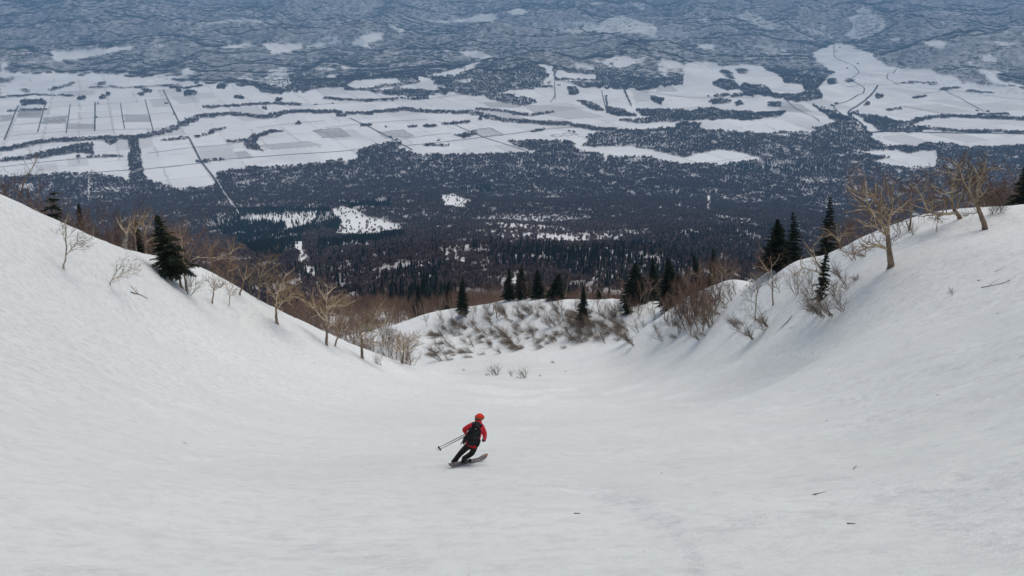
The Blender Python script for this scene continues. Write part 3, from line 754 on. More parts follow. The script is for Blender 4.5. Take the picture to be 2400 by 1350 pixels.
def conifer_meshes(name, seed, h, width, skirt=0.08, lean=(0, 0), ragged=0.35, gap=0.30, one_side=0.0, dens=1.0):
    """trunk mesh and a crown of drooping boughs, each with flat sprays of needles"""
    rng = np.random.default_rng(3000 + seed)
    nz = 9
    zz = np.linspace(-0.5, h, nz)
    tp = np.stack([lean[0] * zz ** 2 / h + rng.normal(0, 0.02, nz), lean[1] * zz ** 2 / h + rng.normal(0, 0.02, nz), zz], 1)
    v, f, mi = tube_mesh([(tp, np.maximum(0.024 * h * (1 - zz / h * 0.97), 0.012), 0)], lambda a, b: 8)
    tm = np_mesh(name + '_trunk', v, f, [M['conwood']], smooth=True)
    V, T = [], []
    def tri(a, b, c):
        i = len(V); V.extend((a, b, c)); T.append((i, i + 1, i + 2))
    z = skirt * h
    while z < h * 0.985:
        fr = z / h
        x0 = np.array([np.interp(z, zz, tp[:, 0]), np.interp(z, zz, tp[:, 1]), z])
        prof = 1.25 * width * ((1 - fr) ** 0.85) * (0.55 + 0.45 * min(1, fr / 0.18)) + 0.05
        nb = int(round((5 + 2.5 * (1 - fr)) * dens))
        a0 = rng.uniform(0, 6.28)
        for k in range(nb):
            az = a0 + k * 6.283 / nb + rng.normal(0, 0.25)
            L = prof * rng.uniform(1 - ragged, 1 + ragged * 0.7) * (1 + one_side * math.cos(az))
            if L < 0.06: continue
            out = np.array([math.cos(az), math.sin(az), 0.0]); side = np.array([-math.sin(az), math.cos(az), 0.0])
            rise = 0.45 * fr - 0.10 + rng.normal(0, 0.08)
            m_ = max(3, int(L / 0.16)); pts = []
            for i in range(m_ + 1):
                s = i / m_
                pts.append(x0 + out * L * s + np.array([0, 0, L * (rise * s - 0.42 * s * s + 0.22 * s ** 3)]))
            for i in range(m_):
                p, q = pts[i], pts[i + 1]
                s = (i + 0.5) / m_
                tri(p + side * 0.015, p - side * 0.015, q)
                sl = L * 0.42 * (1 - s) ** 0.7 + 0.08
                for sg in (-1, 1):
                    for rep in range(2):
                        tip = p + (q - p) * rng.uniform(0, 1) + sg * side * sl * rng.uniform(0.6, 1.1) + out * sl * rng.uniform(0.35, 0.8) + np.array([0, 0, -sl * rng.uniform(0.0, 0.45)])
                        w = 0.055 + 0.03 * rng.random()
                        n1 = out * w + np.array([0, 0, rng.uniform(-w, w)])
                        tri(p - n1, p + n1, tip)
                if rng.random() < 0.8:
                    tip = p + out * 0.1 + np.array([rng.normal(0, 0.06), rng.normal(0, 0.06), -0.12 - 0.16 * rng.random()])
                    tri(p + side * 0.05, p - side * 0.05, tip)
            tri(pts[-2] + side * 0.06, pts[-2] - side * 0.06, pts[-1] + out * 0.12)
        z += gap * (0.75 + 0.5 * rng.random()) * (0.55 + 0.6 * (1 - fr))
    for k in range(6):                                 # the leader
        a = rng.uniform(0, 6.28); top = np.array([tp[-1, 0], tp[-1, 1], h])
        tri(top + np.array([0.03 * math.cos(a), 0.03 * math.sin(a), -0.35]), top + np.array([-0.03 * math.sin(a), 0.03 * math.cos(a), -0.35]), top + np.array([0, 0, 0.1]))
    cm = np_mesh(name + '_crown', np.array(V), np.array(T), [M['needle']])
    return tm, cm

# ------------------------------------------------------------------ hero birches on the right bank
P1 = base_P(kids=[2.0, 6.2, 6.5], wob=0.2, max=3)
traced_birch('birch_tree', 'largest gnarled birch with thick trunk and long low limb on the right bank', (2089, 626), [(2083, 581), (2081, 545)],
    [(0.7,(2081,548),(2066,525),(2060,495),(2062,472),(2041,460),(2022,457),(1998,446),(1982,431)), (0.6,(2081,548),(2084,507),(2103,493),(2119,482),(2128,470)), (0.5,(2084,508),(2068,497),(2064,453),(2072,434),(2074,415)),
     (0.6,(2080,583),(2072,578),(2046,577),(2022,585),(1998,590),(1984,602)), (0.55,(2078,552),(2055,529),(2027,531),(2013,517),(1998,510)), (0.5,(2078,540),(2046,500),(2032,472),(2030,440),(2027,408)), (0.45,(2084,520),(2093,467),(2091,420)),
     (0.35,(2072,579),(2050,560),(2042,548)), (0.4,(2062,500),(2030,490),(2005,492),(1985,498)), (0.35,(2046,500),(2020,480),(1992,455))], 0.36, seed=1, P=P1)
traced_birch('birch_tree', 'forked leaning birch with stout trunk beside the crest of the right bank', (2310, 537), [(2297, 497), (2286, 472)],
    [(0.7,(2286,473),(2271,448),(2259,422),(2240,418),(2225,425)), (0.75,(2286,473),(2292,438),(2295,417),(2306,400),(2330,391),(2345,396)), (0.45,(2294,440),(2303,470),(2308,480)), (0.4,(2285,475),(2265,473),(2250,480)), (0.45,(2271,448),(2272,420),(2268,395),(2262,372)),
     (0.5,(2295,417),(2285,395),(2272,380),(2263,372)), (0.4,(2306,400),(2312,380),(2310,356)), (0.35,(2296,497),(2280,500),(2255,500)), (0.4,(2259,422),(2250,400),(2240,372)), (0.35,(2286,470),(2310,450),(2320,430))], 0.30, seed=2, P=P1)
traced_birch('birch_tree', 'birch bent sideways with an arching limb resting along the snow crest', (2253, 512), [(2238, 497), (2231, 472)],
    [(0.8,(2231,474),(2233,434),(2240,405),(2246,380)), (0.85,(2240,500),(2212,502),(2186,500),(2170,490),(2164,467),(2150,441),(2131,432)), (0.5,(2186,500),(2186,470),(2180,448),(2172,430)), (0.5,(2233,450),(2205,456),(2190,440),(2176,424)), (0.5,(2231,462),(2252,452),(2260,440)),
     (0.45,(2230,465),(2205,467),(2187,470)), (0.5,(2238,410),(2215,402),(2190,400),(2172,408)), (0.4,(2244,388),(2225,372),(2200,368)), (0.4,(2242,395),(2262,375),(2270,350)), (0.35,(2164,467),(2140,470),(2128,462))], 0.27, seed=3, P=P1)
traced_birch('birch_tree', 'clump of slender pale birch stems rising behind the right crest', (2131, 540), [(2136, 512), (2134, 490)],
    [(0.8,(2134,492),(2136,460),(2136,425)), (0.7,(2129,535),(2117,500),(2112,470),(2112,440)), (0.7,(2134,515),(2140,480),(2150,450),(2152,425)), (0.5,(2112,470),(2103,450),(2098,425)), (0.5,(2136,470),(2122,450),(2118,425)), (0.5,(2122,533),(2112,520),(2110,505))], 0.13, seed=4, P=P1)
traced_birch('birch_tree', 'broken dark birch with crooked limbs entwined with a narrow conifer', (1921, 705), [(1930, 660), (1927, 630)],
    [(0.8,(1927,632),(1912,612),(1905,592),(1908,570)), (0.6,(1922,640),(1898,632),(1882,628),(1862,642),(1845,645)), (0.5,(1882,630),(1872,615),(1880,600)), (0.5,(1928,640),(1937,610),(1935,590)), (0.4,(1905,592),(1890,575),(1880,560)), (0.4,(1908,575),(1920,560),(1930,548)), (0.4,(1923,690),(1945,675),(1958,668))], 0.22, seed=5, P=base_P(kids=[2, 4.0, 4.6], wind=(-0.3, 0, -0.1)))
traced_birch('birch_tree', 'low wide-crowned birch on the crest left of the largest birch', (1972, 583), [(1966, 565)],
    [(0.8,(1966,566),(1955,552),(1940,540),(1925,535)), (0.7,(1967,566),(1975,548),(1990,535),(2005,530)), (0.6,(1966,566),(1962,545),(1960,525)), (0.5,(1950,548),(1935,555),(1918,560)), (0.5,(1975,548),(1985,545),(2008,545))], 0.2, seed=6, P=P1)
traced_birch('birch_tree', 'white-stemmed young birch with a side limb lower on the right bank', (1770, 752), [(1771, 714), (1775, 685), (1773, 650)],
    [(0.6,(1771,714),(1758,702),(1745,690),(1738,680)), (0.5,(1760,704),(1762,690),(1752,668)), (0.5,(1775,685),(1785,665),(1790,648)), (0.4,(1773,700),(1750,722),(1730,728)), (0.4,(1774,668),(1762,655),(1758,640))], 0.12, seed=7, mats=(M['pale'], M['bark'], M['twig_grey']))
traced_birch('birch_tree', 'pale two-footed birch leaning beside the snow hump of the right bank', (1812, 715), [(1810, 677), (1812, 652)],
    [(0.8,(1828,686),(1820,668),(1812,652)), (0.8,(1812,654),(1806,640),(1794,629),(1785,615),(1778,600)), (0.7,(1808,640),(1808,620),(1806,600)), (0.5,(1800,635),(1780,625),(1762,622)), (0.5,(1808,625),(1822,610),(1828,595)), (0.5,(1811,680),(1800,660),(1795,648))], 0.15, seed=8, mats=(M['pale'], M['bark'], M['twig']))
traced_birch('birch_tree', 'tan birch with an upright fan crown on the rounded snow hump', (1700, 657), [(1700, 635)],
    [(0.7,(1700,636),(1700,615),(1701,600)), (0.6,(1700,640),(1688,620),(1684,603)), (0.6,(1700,640),(1712,622),(1718,604)), (0.5,(1700,645),(1730,632),(1745,618)), (0.5,(1712,652),(1718,630),(1722,612)), (0.5,(1695,645),(1680,630),(1672,615))], 0.17, seed=9, d=118, P=base_P(kids=[2, 5, 5]))
traced_birch('birch_tree', 'bleached birch with a long limb pointing left below the snow hump', (1645, 684), [(1642, 650), (1640, 625)],
    [(0.6,(1640,626),(1640,608)), (0.7,(1642,648),(1625,640),(1612,646),(1602,654)), (0.6,(1642,640),(1655,628),(1660,612)), (0.5,(1643,655),(1652,660),(1662,655)), (0.5,(1626,640),(1618,630),(1610,625))], 0.17, seed=10, d=122)
traced_birch('birch_tree', 'slim bleached birch between the snow hump and the dark conifers', (1668, 680), [(1669, 645)], [(0.8,(1669,646),(1669,610)), (0.6,(1669,650),(1660,632),(1658,618)), (0.6,(1669,648),(1680,635),(1684,622))], 0.14, seed=11, d=120)

# ------------------------------------------------------------------ hero birches on the left bank
traced_birch('birch_tree', 'lone young birch with branches swept to one side on the open left bank', (147, 628), [(155, 600), (155, 560), (153, 515)],
    [(0.7,(157,597),(172,580),(188,555),(203,548)), (0.6,(160,592),(180,582),(205,573),(215,575)), (0.5,(156,560),(170,545),(180,535)), (0.5,(165,588),(180,568),(212,562)), (0.4,(154,540),(145,528),(140,520)), (0.4,(155,552),(135,548),(124,542)), (0.4,(158,578),(178,556),(196,541))], 0.085, seed=20,
    mats=(M['pale'], M['bark'], M['twig_grey']), P=base_P(kids=[1.5, 5.5, 5.0], wind=(0.7, 0, 0.0), minlen=[0.5, 0.3, 0.2, 0.2], maxlen=[1.2, 0.7, 0.4, 0.3]))
traced_birch('birch_bush', 'leafless leaning bush beside the dark spruce on the open left bank', (256, 666), [(262, 655)],
    [(0.8,(262,656),(285,645),(312,628),(332,625)), (0.8,(262,656),(278,632),(290,612),(300,602)), (0.7,(261,657),(270,640),(275,620),(273,608)), (0.7,(265,655),(295,645),(320,640)), (0.6,(280,630),(300,618),(318,608)), (0.5,(275,645),(290,640),(328,632))], 0.06, seed=21,
    mats=(M['twig_grey'], M['bark'], M['twig_grey']), P=base_P(kids=[1.5, 5.5, 4.0], wind=(0.5, 0, 0.05), minlen=[0.5, 0.3, 0.2, 0.2], maxlen=[1.2, 0.7, 0.4, 0.3]), cat='bush')
traced_birch('birch_tree', 'tall thin birch just behind the dark spruce on the left bank', (438, 684), [(433, 650), (431, 620)],
    [(0.85,(431,622),(427,580),(424,550),(420,525)), (0.7,(433,640),(445,612),(462,603),(500,604),(530,606),(562,608)), (0.5,(426,560),(436,540),(440,525)), (0.5,(425,565),(412,548),(408,535)), (0.45,(500,604),(520,598),(540,596)), (0.4,(462,603),(480,592),(490,585)), (0.5,(430,600),(445,585),(455,560))], 0.15, seed=22)
traced_birch('birch_tree', 'twin-stemmed birch at the foot of the dark spruce on the left bank', (426, 675), [(420, 650), (416, 625)], [(0.8,(416,627),(412,600),(415,570)), (0.7,(421,655),(428,630),(440,615)), (0.5,(415,610),(402,590),(398,575))], 0.17, seed=23)
traced_birch('dead_birch', 'thick broken dead birch trunk on the skyline of the left bank', (291, 588), [(294, 565), (298, 546)], [(0.5,(297,548),(286,535),(276,520),(272,508)), (0.5,(298,546),(303,528),(306,508)), (0.35,(286,536),(284,520),(282,508)), (0.3,(303,530),(312,520),(316,508))], 0.3, seed=24, d=73, mats=(M['pale'], M['bark'], M['twig']), P=base_P(kids=[1, 3, 3.5]))
for i, (b_, tr_, li_, r_, d_, lab) in enumerate([
    ((318,592),[(317,560),(315,535)],[((315,537),(312,515),(318,495)),((316,545),(325,525),(330,510)),((316,555),(305,540),(300,528))],0.13,78,'slender birch just right of the broken dead trunk on the left skyline'),
    ((341,597),[(340,560),(338,530)],[((338,532),(335,505),(342,485)),((339,545),(352,525),(362,508)),((339,540),(328,520),(322,500)),((341,568),(356,558),(366,556)),((338,515),(348,498),(358,492))],0.17,80,'bare birch with upright limbs just left of the dark spruce'),
    ((496,642),[(497,615),(494,598)],[((494,600),(486,580),(476,568)),((495,598),(500,578),(508,560)),((494,596),(492,575),(488,556)),((499,580),(512,570),(516,562)),((497,612),(520,606),(535,600))],0.14,86,'short birch with a candelabra top behind the left snow ridge'),
    ((530,655),[(534,622),(541,595)],[((541,597),(548,575),(545,555)),((541,597),(535,575),(532,560)),((543,590),(560,580),(568,572)),((536,615),(552,605),(562,610)),((533,635),(552,632),(562,620))],0.14,87,'bare birch with upswept limbs right of the candelabra birch'),
    ((497,710),[(500,690),(501,676)],[((501,678),(490,662),(482,648)),((501,678),(512,660),(522,650)),((501,678),(500,660),(498,642)),((503,680),(518,672),(528,662))],0.10,None,'small grey birch standing clear on the snow under the left ridge'),
    ((537,715),[(538,700),(538,690)],[((538,692),(530,675),(526,664)),((538,692),(545,675),(550,662)),((538,696),(550,685),(556,676))],0.06,None,'thin sapling right of the small grey birch under the left ridge'),
    ((561,690),[(568,672),(574,650)],[((574,652),(578,630),(575,605)),((573,655),(590,640),(598,622)),((572,660),(562,640),(558,620))],0.13,None,'dark leaning birch on the crest of the left ridge'),
    ((588,690),[(586,675),(585,662)],[((585,664),(590,645),(595,628)),((585,664),(576,650),(570,640)),((586,670),(600,658),(606,648))],0.08,None,'small upright birch beside the dark leaning one on the left ridge'),
    ((605,702),[(608,675),(611,650)],[((611,652),(620,625),(632,605),(642,595)),((611,650),(628,635),(648,622),(660,615)),((610,655),(604,630),(610,605)),((609,668),(630,658),(650,650)),((625,615),(640,612),(652,605))],0.16,None,'wind-swept tan birch leaning right on the left ridge'),
    ((627,713),[(626,690),(626,670)],[((626,672),(635,650),(645,635)),((626,672),(618,655),(614,640)),((626,680),(640,668),(655,660))],0.10,None,'straight slim birch between the two wind-swept birches on the left ridge'),
    ((649,758),[(647,735),(647,715)],[((647,717),(650,690),(660,665),(672,640)),((648,728),(662,708),(682,695),(708,700),(716,712)),((650,695),(668,680),(690,672),(705,660)),((648,705),(640,690),(632,682)),((655,675),(668,662),(688,655)),((664,705),(690,688),(712,690)),((648,712),(672,698),(692,685),(700,680)),((670,645),(680,640),(686,632))],0.20,None,'spreading gnarled birch with reddish trunk foot on the left bank'),
    ((765,809),[(766,785),(766,762)],[((766,764),(766,735),(765,700),(768,672),(758,662)),((764,752),(748,738),(736,722),(733,690),(736,672)),((768,770),(780,758),(798,742)),((766,728),(782,714),(800,700),(815,692)),((766,720),(788,715),(802,720),(832,705)),((765,705),(755,690),(745,675)),((766,690),(778,678),(790,668)),((735,722),(722,708),(708,702)),((766,745),(752,728),(748,712))],0.22,None,'tall gnarled birch with many pale limbs at the corner of the left bank'),
    ((785,811),[(789,796),(798,783)],[((798,784),(801,765),(800,750),(805,735)),((796,786),(788,768),(795,748),(806,741),(825,741),(838,745)),((801,765),(815,755),(826,748)),((800,775),(812,772),(824,778))],0.15,None,'low arching birch between the two big gnarled birches on the left bank'),
    ((849,840),[(848,815),(847,785)],[((848,790),(866,770),(880,738),(895,710),(906,700)),((850,788),(870,768),(888,762),(915,748),(926,710)),((847,788),(845,765),(838,748)),((846,795),(830,778),(815,772)),((866,770),(868,745),(870,725)),((849,800),(870,800),(900,805),(920,795)),((885,740),(898,728),(905,712)),((847,775),(855,755),(860,740))],0.24,None,'stout double-trunked birch with steep limbs at the end of the left bank'),
    ((942,852),[(945,835),(946,822)],[((946,824),(935,805),(925,790)),((946,824),(955,800),(965,785)),((946,822),(945,800),(940,778)),((947,826),(970,812),(990,805)),((945,828),(925,818),(905,812)),((955,805),(975,790),(990,785))],0.2,None,'low bushy birch where the left bank meets the gully'),
    ]):
    traced_birch('birch_tree', lab, b_, tr_, [(0.66,) + tuple(l) for l in li_], r_ * 1.22, d=d_, seed=40 + i, mats=(M['trunk'], M['bark'], M['twig_tan']), P=base_P(kids=[1.6, 6.8, 6.5], wind=(0.15, 0, 0)))
# ------------------------------------------------------------------ conifers one can tell apart
def place_conifer(u, vbase, top_uv, width_px, label, d=None, seed=0, group=None, **kw):
    B = on_ground(u, vbase, d)
    T = px_at(top_uv[0], top_uv[1], B[1])
    h = max(T[2] - B[2], 1.5)
    w = width_px * np.linalg.norm(B) / F * (1.35 if np.linalg.norm(B) > 150 else 1.1)
    tm, cm = conifer_meshes('conifer', seed, h, w, lean=((T[0] - B[0]) / h, 0), **kw)
    return make_tree('conifer', B, tm, cm, label, group, 'conifer')
place_conifer(402, 658, (366, 503), 42, 'tall dark spruce leaning on the left bank, its lower boughs swept to the right', seed=1, skirt=0.13, one_side=0.25, gap=0.26, ragged=0.4)
place_conifer(126, 520, (128, 445), 30, 'open-boughed dark spruce behind the skyline of the left bank', d=68, seed=2, gap=0.55, ragged=0.45, dens=0.8)
place_conifer(186, 545, (184, 474), 14, 'narrow dark spruce deep in the brown birches on the left', d=95, seed=3, ragged=0.4)
place_conifer(325, 595, (318, 515), 20, 'dark spruce partly hidden behind the slender birches on the left skyline', d=92, seed=4, ragged=0.4)
place_conifer(1487, 716, (1489, 615), 26, 'tall dense dark spruce at the middle of the far crest', seed=5, d=152, gap=0.24, dens=1.3)
place_conifer(1568, 728, (1566, 603), 30, 'tall broad dark spruce tangled with dead limbs right of the dense one', seed=6, d=138, gap=0.26, dens=1.2)
place_conifer(1470, 735, (1466, 690), 13, 'small spruce in front of the tall dense dark spruce', seed=7)
place_conifer(1590, 735, (1588, 640), 20, 'dark spruce pressed against the broad one above the brown thicket', seed=8, d=133, gap=0.26)
place_conifer(1822, 605, (1822, 512), 34, 'bushy dark spruce behind the right crest with a broad base', seed=9, d=96, gap=0.24, dens=1.3)
place_conifer(1858, 600, (1859, 497), 22, 'slim tiered dark spruce beside the bushy one behind the right crest', seed=10, d=98, gap=0.42, ragged=0.25)
place_conifer(1942, 570, (1946, 459), 24, 'spiky dark spruce standing tall behind the right crest among brown birches', seed=11, d=90, gap=0.42, ragged=0.4)
place_conifer(1921, 706, (1938, 590), 16, 'stunted narrow conifer growing up the broken dark birch', seed=12, gap=0.3, ragged=0.5, dens=0.8)
place_conifer(2398, 520, (2402, 392), 34, 'dark spruce behind pale branches at the top of the right bank', seed=13, d=74, gap=0.3)
place_conifer(1084, 716, (1084, 648), 13, 'narrow dark spruce standing alone on the far crest left of the snowy wall', seed=14, d=196, ragged=0.25)
place_conifer(1192, 712, (1194, 626), 13, 'left spruce of a close pair on the far crest', seed=15, d=190, ragged=0.3)
place_conifer(1222, 712, (1222, 620), 15, 'right spruce of a close pair on the far crest', seed=16, d=188, ragged=0.3)
place_conifer(1260, 708, (1259, 630), 15, 'straight dark spruce right of the close pair on the far crest', seed=17, d=184, dens=1.2)
place_conifer(1303, 712, (1310, 640), 21, 'broad leaning dark spruce above the snowy wall', seed=18, d=176, dens=1.2)
place_conifer(1366, 738, (1368, 670), 13, 'small dark spruce low on the snowy wall', seed=19, d=150, ragged=0.4)
place_conifer(1405, 705, (1405, 665), 10, 'tiny dark spruce on the far crest left of the tall dense one', seed=20, d=175)
place_conifer(1050, 720, (1050, 658), 12, 'dim dark spruce left of the lone narrow one on the far crest', seed=21, d=230)
place_conifer(980, 730, (980, 664), 15, 'dark spruce above the brown thicket at the end of the left bank', seed=22, d=255)
place_conifer(1645, 640, (1622, 592), 15, 'dark spruce peeping out behind the bleached birches', seed=23, d=165)
place_conifer(1672, 640, (1672, 580), 14, 'dark spruce behind the fan-crowned birch on the snow hump', seed=24, d=160)
place_conifer(1530, 690, (1530, 600), 17, 'dark spruce in the gap between the two tall spruces on the far crest', seed=25, d=168)

# shared meshes for the repeats
CON = [conifer_meshes('wood_conifer', 60 + k, 8.0, 1.7 + 0.25 * k, gap=0.42, ragged=0.35) for k in range(4)]
PB = base_P(seg=[0.5, 0.45, 0.4, 0.35], kids=[1.6, 3.4, 4.0], minlen=[0.8, 0.5, 0.35, 0.3], maxlen=[3.0, 1.8, 0.9, 0.6], rmin=0.010)
BIR = [free_birch('wood_birch', k, (5.5, 6.5, 5.0, 6.0, 7.0, 5.5)[k], (0.10, 0.13, 0.07, 0.09, 0.11, 0.065)[k], mats=(M['belt_bark'], M['belt_bark'], M['belt_twig']), stems=(1, 1, 3, 2, 1, 3)[k], P=PB, lean=((0.05 * (k - 2)), 0, 0), spread=0.35) for k in range(6)]
PS = base_P(seg=[0.3, 0.3, 0.25], max=3, kids=[0, 5.0, 4.0], minlen=[0.4, 0.3, 0.25, 0.2], maxlen=[1.2, 0.9, 0.5, 0.3], rmin=0.007, wob=0.12)
def shrub_meshes(name, seed, h, n_st, lean):
    rng = np.random.default_rng(4000 + seed)
    stems, tw = [], []
    for s in range(n_st):
        az = rng.uniform(0, 6.28)
        d = np.array([0.4 * math.cos(az), 0.4 * math.sin(az), 0.9]) + np.asarray(lean) * rng.uniform(0.7, 1.3)
        o_ = []
        grow(o_, np.array([rng.normal(0, 0.18), rng.normal(0, 0.18), -0.15]), d, h * rng.uniform(0.6, 1.05), 0.014 + 0.005 * h, 1, rng, PS)
        stems.append((o_[0][0], o_[0][1], 1)); tw += [(a, b, 2) for a, b, c in o_[1:]]
    v, f, mi = tube_mesh(stems, sides); m1 = np_mesh(name + '_stems', v, f, [M['twig_grey']], smooth=True)
    v, f, mi = tube_mesh(tw, sides); m2 = np_mesh(name + '_twigs', v, f, [M['twig_grey']])
    return m1, m2
SHR = [shrub_meshes('shrub', k, (2.0, 2.4, 1.6, 2.8, 1.8, 2.2)[k], (7, 8, 11, 6, 10, 7)[k], ((-0.7, -0.1, -0.15), (-0.9, -0.2, -0.35), (-0.2, 0, 0), (-0.6, 0.1, 0.1), (-1.1, -0.2, -0.5), (-0.35, 0, 0.1))[k]) for k in range(6)]

def put_shrub(u, v, k, sc, label, group=None, d=None, rz=0.0):
    B = on_ground(u, v, d)
    if B is None: return
    e = empty('shrub', B, label, 'shrub', group); e.rotation_euler = (0, 0, rz); e.scale = (sc,) * 3
    link(bpy.data.objects.new('stems', SHR[k][0]), e); link(bpy.data.objects.new('twigs', SHR[k][1]), e)
def near_mark(u, v):
    marks = (((2089, 626), 'by the foot of the largest birch'), ((2310, 520), 'by the forked leaning birch'), ((1925, 705), 'by the broken dark birch'), ((1770, 752), 'by the white-stemmed young birch'), ((1700, 700), 'on the face of the rounded snow hump'), ((1650, 765), 'in the thicket under the snow hump'), ((1573, 755), 'under the tall broad spruce'), ((1490, 790), 'below the tall dense spruce'), ((2131, 540), 'by the clump of pale stems'), ((1972, 620), 'under the low wide-crowned birch'), ((1420, 800), 'at the right end of the snowy wall'))
    return min(marks, key=lambda m_: math.hypot(m_[0][0] - u, m_[0][1] - v))[1]
put_shrub(1165, 879, 2, 1.45, 'round leafless bush in the gully, the left of two side by side')
put_shrub(1230, 884, 2, 1.25, 'round leafless bush in the gully, the right of two side by side')
put_shrub(1200, 882, 5, 0.6, 'tiny shrub between the two round bushes in the gully')
put_shrub(890, 855, 5, 0.8, 'small bare shrub on the snow below the double-trunked birch')
put_shrub(440, 690, 3, 0.9, 'bare branch reaching right over the snow by the spruce foot', rz=R(180))
put_shrub(2235, 690, 0, 0.25, 'single thin twig poking from the right snow bank')
put_shrub(2345, 498, 2, 0.8, 'upright dark shrub on the skyline of the right bank')
for u, v, k, sc in ((1573,762,0,1.15),(1497,780,3,1.0),(1488,808,1,1.1),(1556,798,0,1.2),(1588,790,4,0.8),(1640,795,1,0.9),(1655,785,4,0.9),(1768,792,1,1.0),(1802,762,1,1.05),(1795,772,0,0.8),(1745,758,4,0.9),(1735,770,1,0.9),(1928,728,4,0.95),(1955,738,1,1.0),(1980,725,0,0.9),
                    (1990,675,0,0.75),(2010,650,4,0.6),(2005,610,3,0.7),(1975,650,1,0.8),(1960,690,0,0.8),(1935,742,1,0.9),(1905,690,3,0.9),(1900,705,0,0.9),(2030,600,4,0.6),(1870,690,3,0.9),(2145,548,0,0.6),(2110,545,3,0.6),(2330,500,0,0.7),(2270,505,4,0.4),(1705,720,0,1.2),(1715,705,3,1.0),(1690,735,4,1.0),(1668,765,0,1.2),(1650,760,3,1.1),(1680,720,5,1.2),
                    (1625,765,0,1.1),(1600,770,1,1.0),(1535,750,3,1.0),(1512,765,0,0.9),(1450,790,5,0.9),(1420,805,0,0.7),(1400,790,3,0.8),(1540,775,5,0.9),(1610,750,3,1.3),(1635,740,5,1.3),(1725,690,3,0.9),(1655,725,3,1.2)):
    put_shrub(u, v, k, sc, 'leaning leafless shrub on the right bank ' + near_mark(u, v), 'shrubs on the right bank', rz=R(RNG.uniform(-35, 35)))
# flattened brush on the snowy wall across the gully
cnt = 0
while cnt < 185:
    u = RNG.uniform(1010, 1480); lo = np.interp(u, [1010, 1100, 1300, 1480], [760, 735, 720, 735]); hi = np.interp(u, [1010, 1120, 1300, 1480], [850, 835, 815, 800])
    v = RNG.uniform(lo, hi)
    put_shrub(u, v, int(RNG.choice([0, 1, 4, 4, 1, 4])), RNG.uniform(0.8, 1.7), ('large ' if v % 3 < 1 else '') + 'bent brush on the snowy wall ' + ('near its top ' if v < lo + 25 else 'near its foot ' if v > hi - 25 else 'half way up ') + ('by the gully bend' if u < 1110 else 'below the close pair of spruces' if u < 1240 else 'below the broad leaning spruce' if u < 1350 else 'below the tiny spruce'), 'brush on the snowy wall', rz=R(RNG.uniform(-45, 45))); cnt += 1
for u, v, s in ((1035,825,1.0),(1065,825,1.1),(1090,826,1.1),(1110,838,0.6),(1050,830,0.8),(1145,880,0.35),(1090,868,0.3),(1270,882,0.3),(1330,870,0.3),(1300,850,0.4)):
    put_shrub(u, v, 4, s, 'low dark brush sticking out at the foot of the snowy wall', 'brush at the foot of the wall', rz=R(RNG.uniform(-40, 40)))

# ------------------------------------------------------------------ birches of the brown belts behind the crests
def repeat_tree(mesh, x, y, sc, rz, label, group, cat, name):
    B = (x, y, h1(x, y) - 0.05)
    make_tree(name, B, mesh[0], mesh[1], label, group, cat, rz, sc)
def clear_of_view(x, y, z, top):
    """pixel of a tree's foot and top"""
    return project(np.array([x, x]), np.array([y, y]), np.array([z, z + top]))
LM_L = [(60, 'behind the upper skyline of the left bank'), (150, 'around the open-boughed spruce behind the left bank'), (240, 'between the open-boughed spruce and the dead trunk'), (330, 'around the broken dead trunk on the left skyline'), (400, 'behind the tall leaning spruce of the left bank'), (500, 'behind the candelabra birch of the left ridge'), (600, 'behind the wind-swept birches of the left ridge'),
        (700, 'behind the spreading gnarled birch of the left bank'), (800, 'behind the low arching birch of the left bank'), (880, 'behind the double-trunked birch of the left bank'), (1200, 'behind the low bushy birch by the gully')]
LM_R = [(1040, 'on the far crest above the gully bend'), (1130, 'beside the lone narrow spruce on the far crest'), (1240, 'around the close pair of spruces on the far crest'), (1340, 'around the broad leaning spruce above the snowy wall'), (1440, 'between the snowy wall and the tall dense spruce'), (1600, 'around the tall spruces of the far crest'), (1760, 'behind the rounded snow hump'), (1900, 'around the bushy spruce behind the right crest'),
        (1990, 'around the spiky spruce behind the right crest'), (2110, 'behind the largest gnarled birch'), (2200, 'behind the birch with the arching limb'), (2320, 'behind the forked leaning birch'), (2600, 'beside the spruce at the top of the right bank')]
def belt_label(k, sc, u, marks):
    size = 'short' if sc < 0.87 else 'tall' if sc > 1.02 else 'middling'
    stem = ('single-stemmed', 'stout single-stemmed', 'three-stemmed', 'two-stemmed', 'high-crowned', 'bushy three-stemmed')[k]
    for lim, txt in marks:
        if u < lim: return '%s %s brown birch %s' % (size, stem, txt)
    return '%s %s brown birch %s' % (size, stem, marks[-1][1])
n_b = 0
tries = 0
CLx = [c[0] for c in CREST_L] + [1100]; CLv = [c[1] for c in CREST_L] + [880]; CLd = [c[2] for c in CREST_L] + [125]
while n_b < 112 and tries < 4000:
    tries += 1
    u = RNG.uniform(-40, 420) if n_b < 40 else RNG.uniform(300, 1010) if n_b < 76 else RNG.uniform(620, 1010); dc = np.interp(u, CLx, CLd)
    d = dc * RNG.uniform(1.06, 1.75) + (60 * RNG.random() if u > 560 else 0)
    r_ = ray(u, 640); az = math.atan2(r_[0], r_[1])
    hd = d * 0.92
    x, y = math.sin(az) * hd, math.cos(az) * hd
    z = h1(x, y)
    uu, vv = clear_of_view(x, y, z, 6.0)
    crest = np.interp(uu[1], CLx, CLv)
    if vv[1] > crest - 12: continue
    if vv[1] < crest - 95: continue
    k = int(RNG.integers(0, 6))
    sc_ = RNG.uniform(0.8, 1.15)
    repeat_tree(BIR[k], x, y, sc_, RNG.uniform(0, 6.28), belt_label(k, sc_, uu[1], LM_L), 'birches behind the left bank', 'birch', 'birch_tree'); n_b += 1
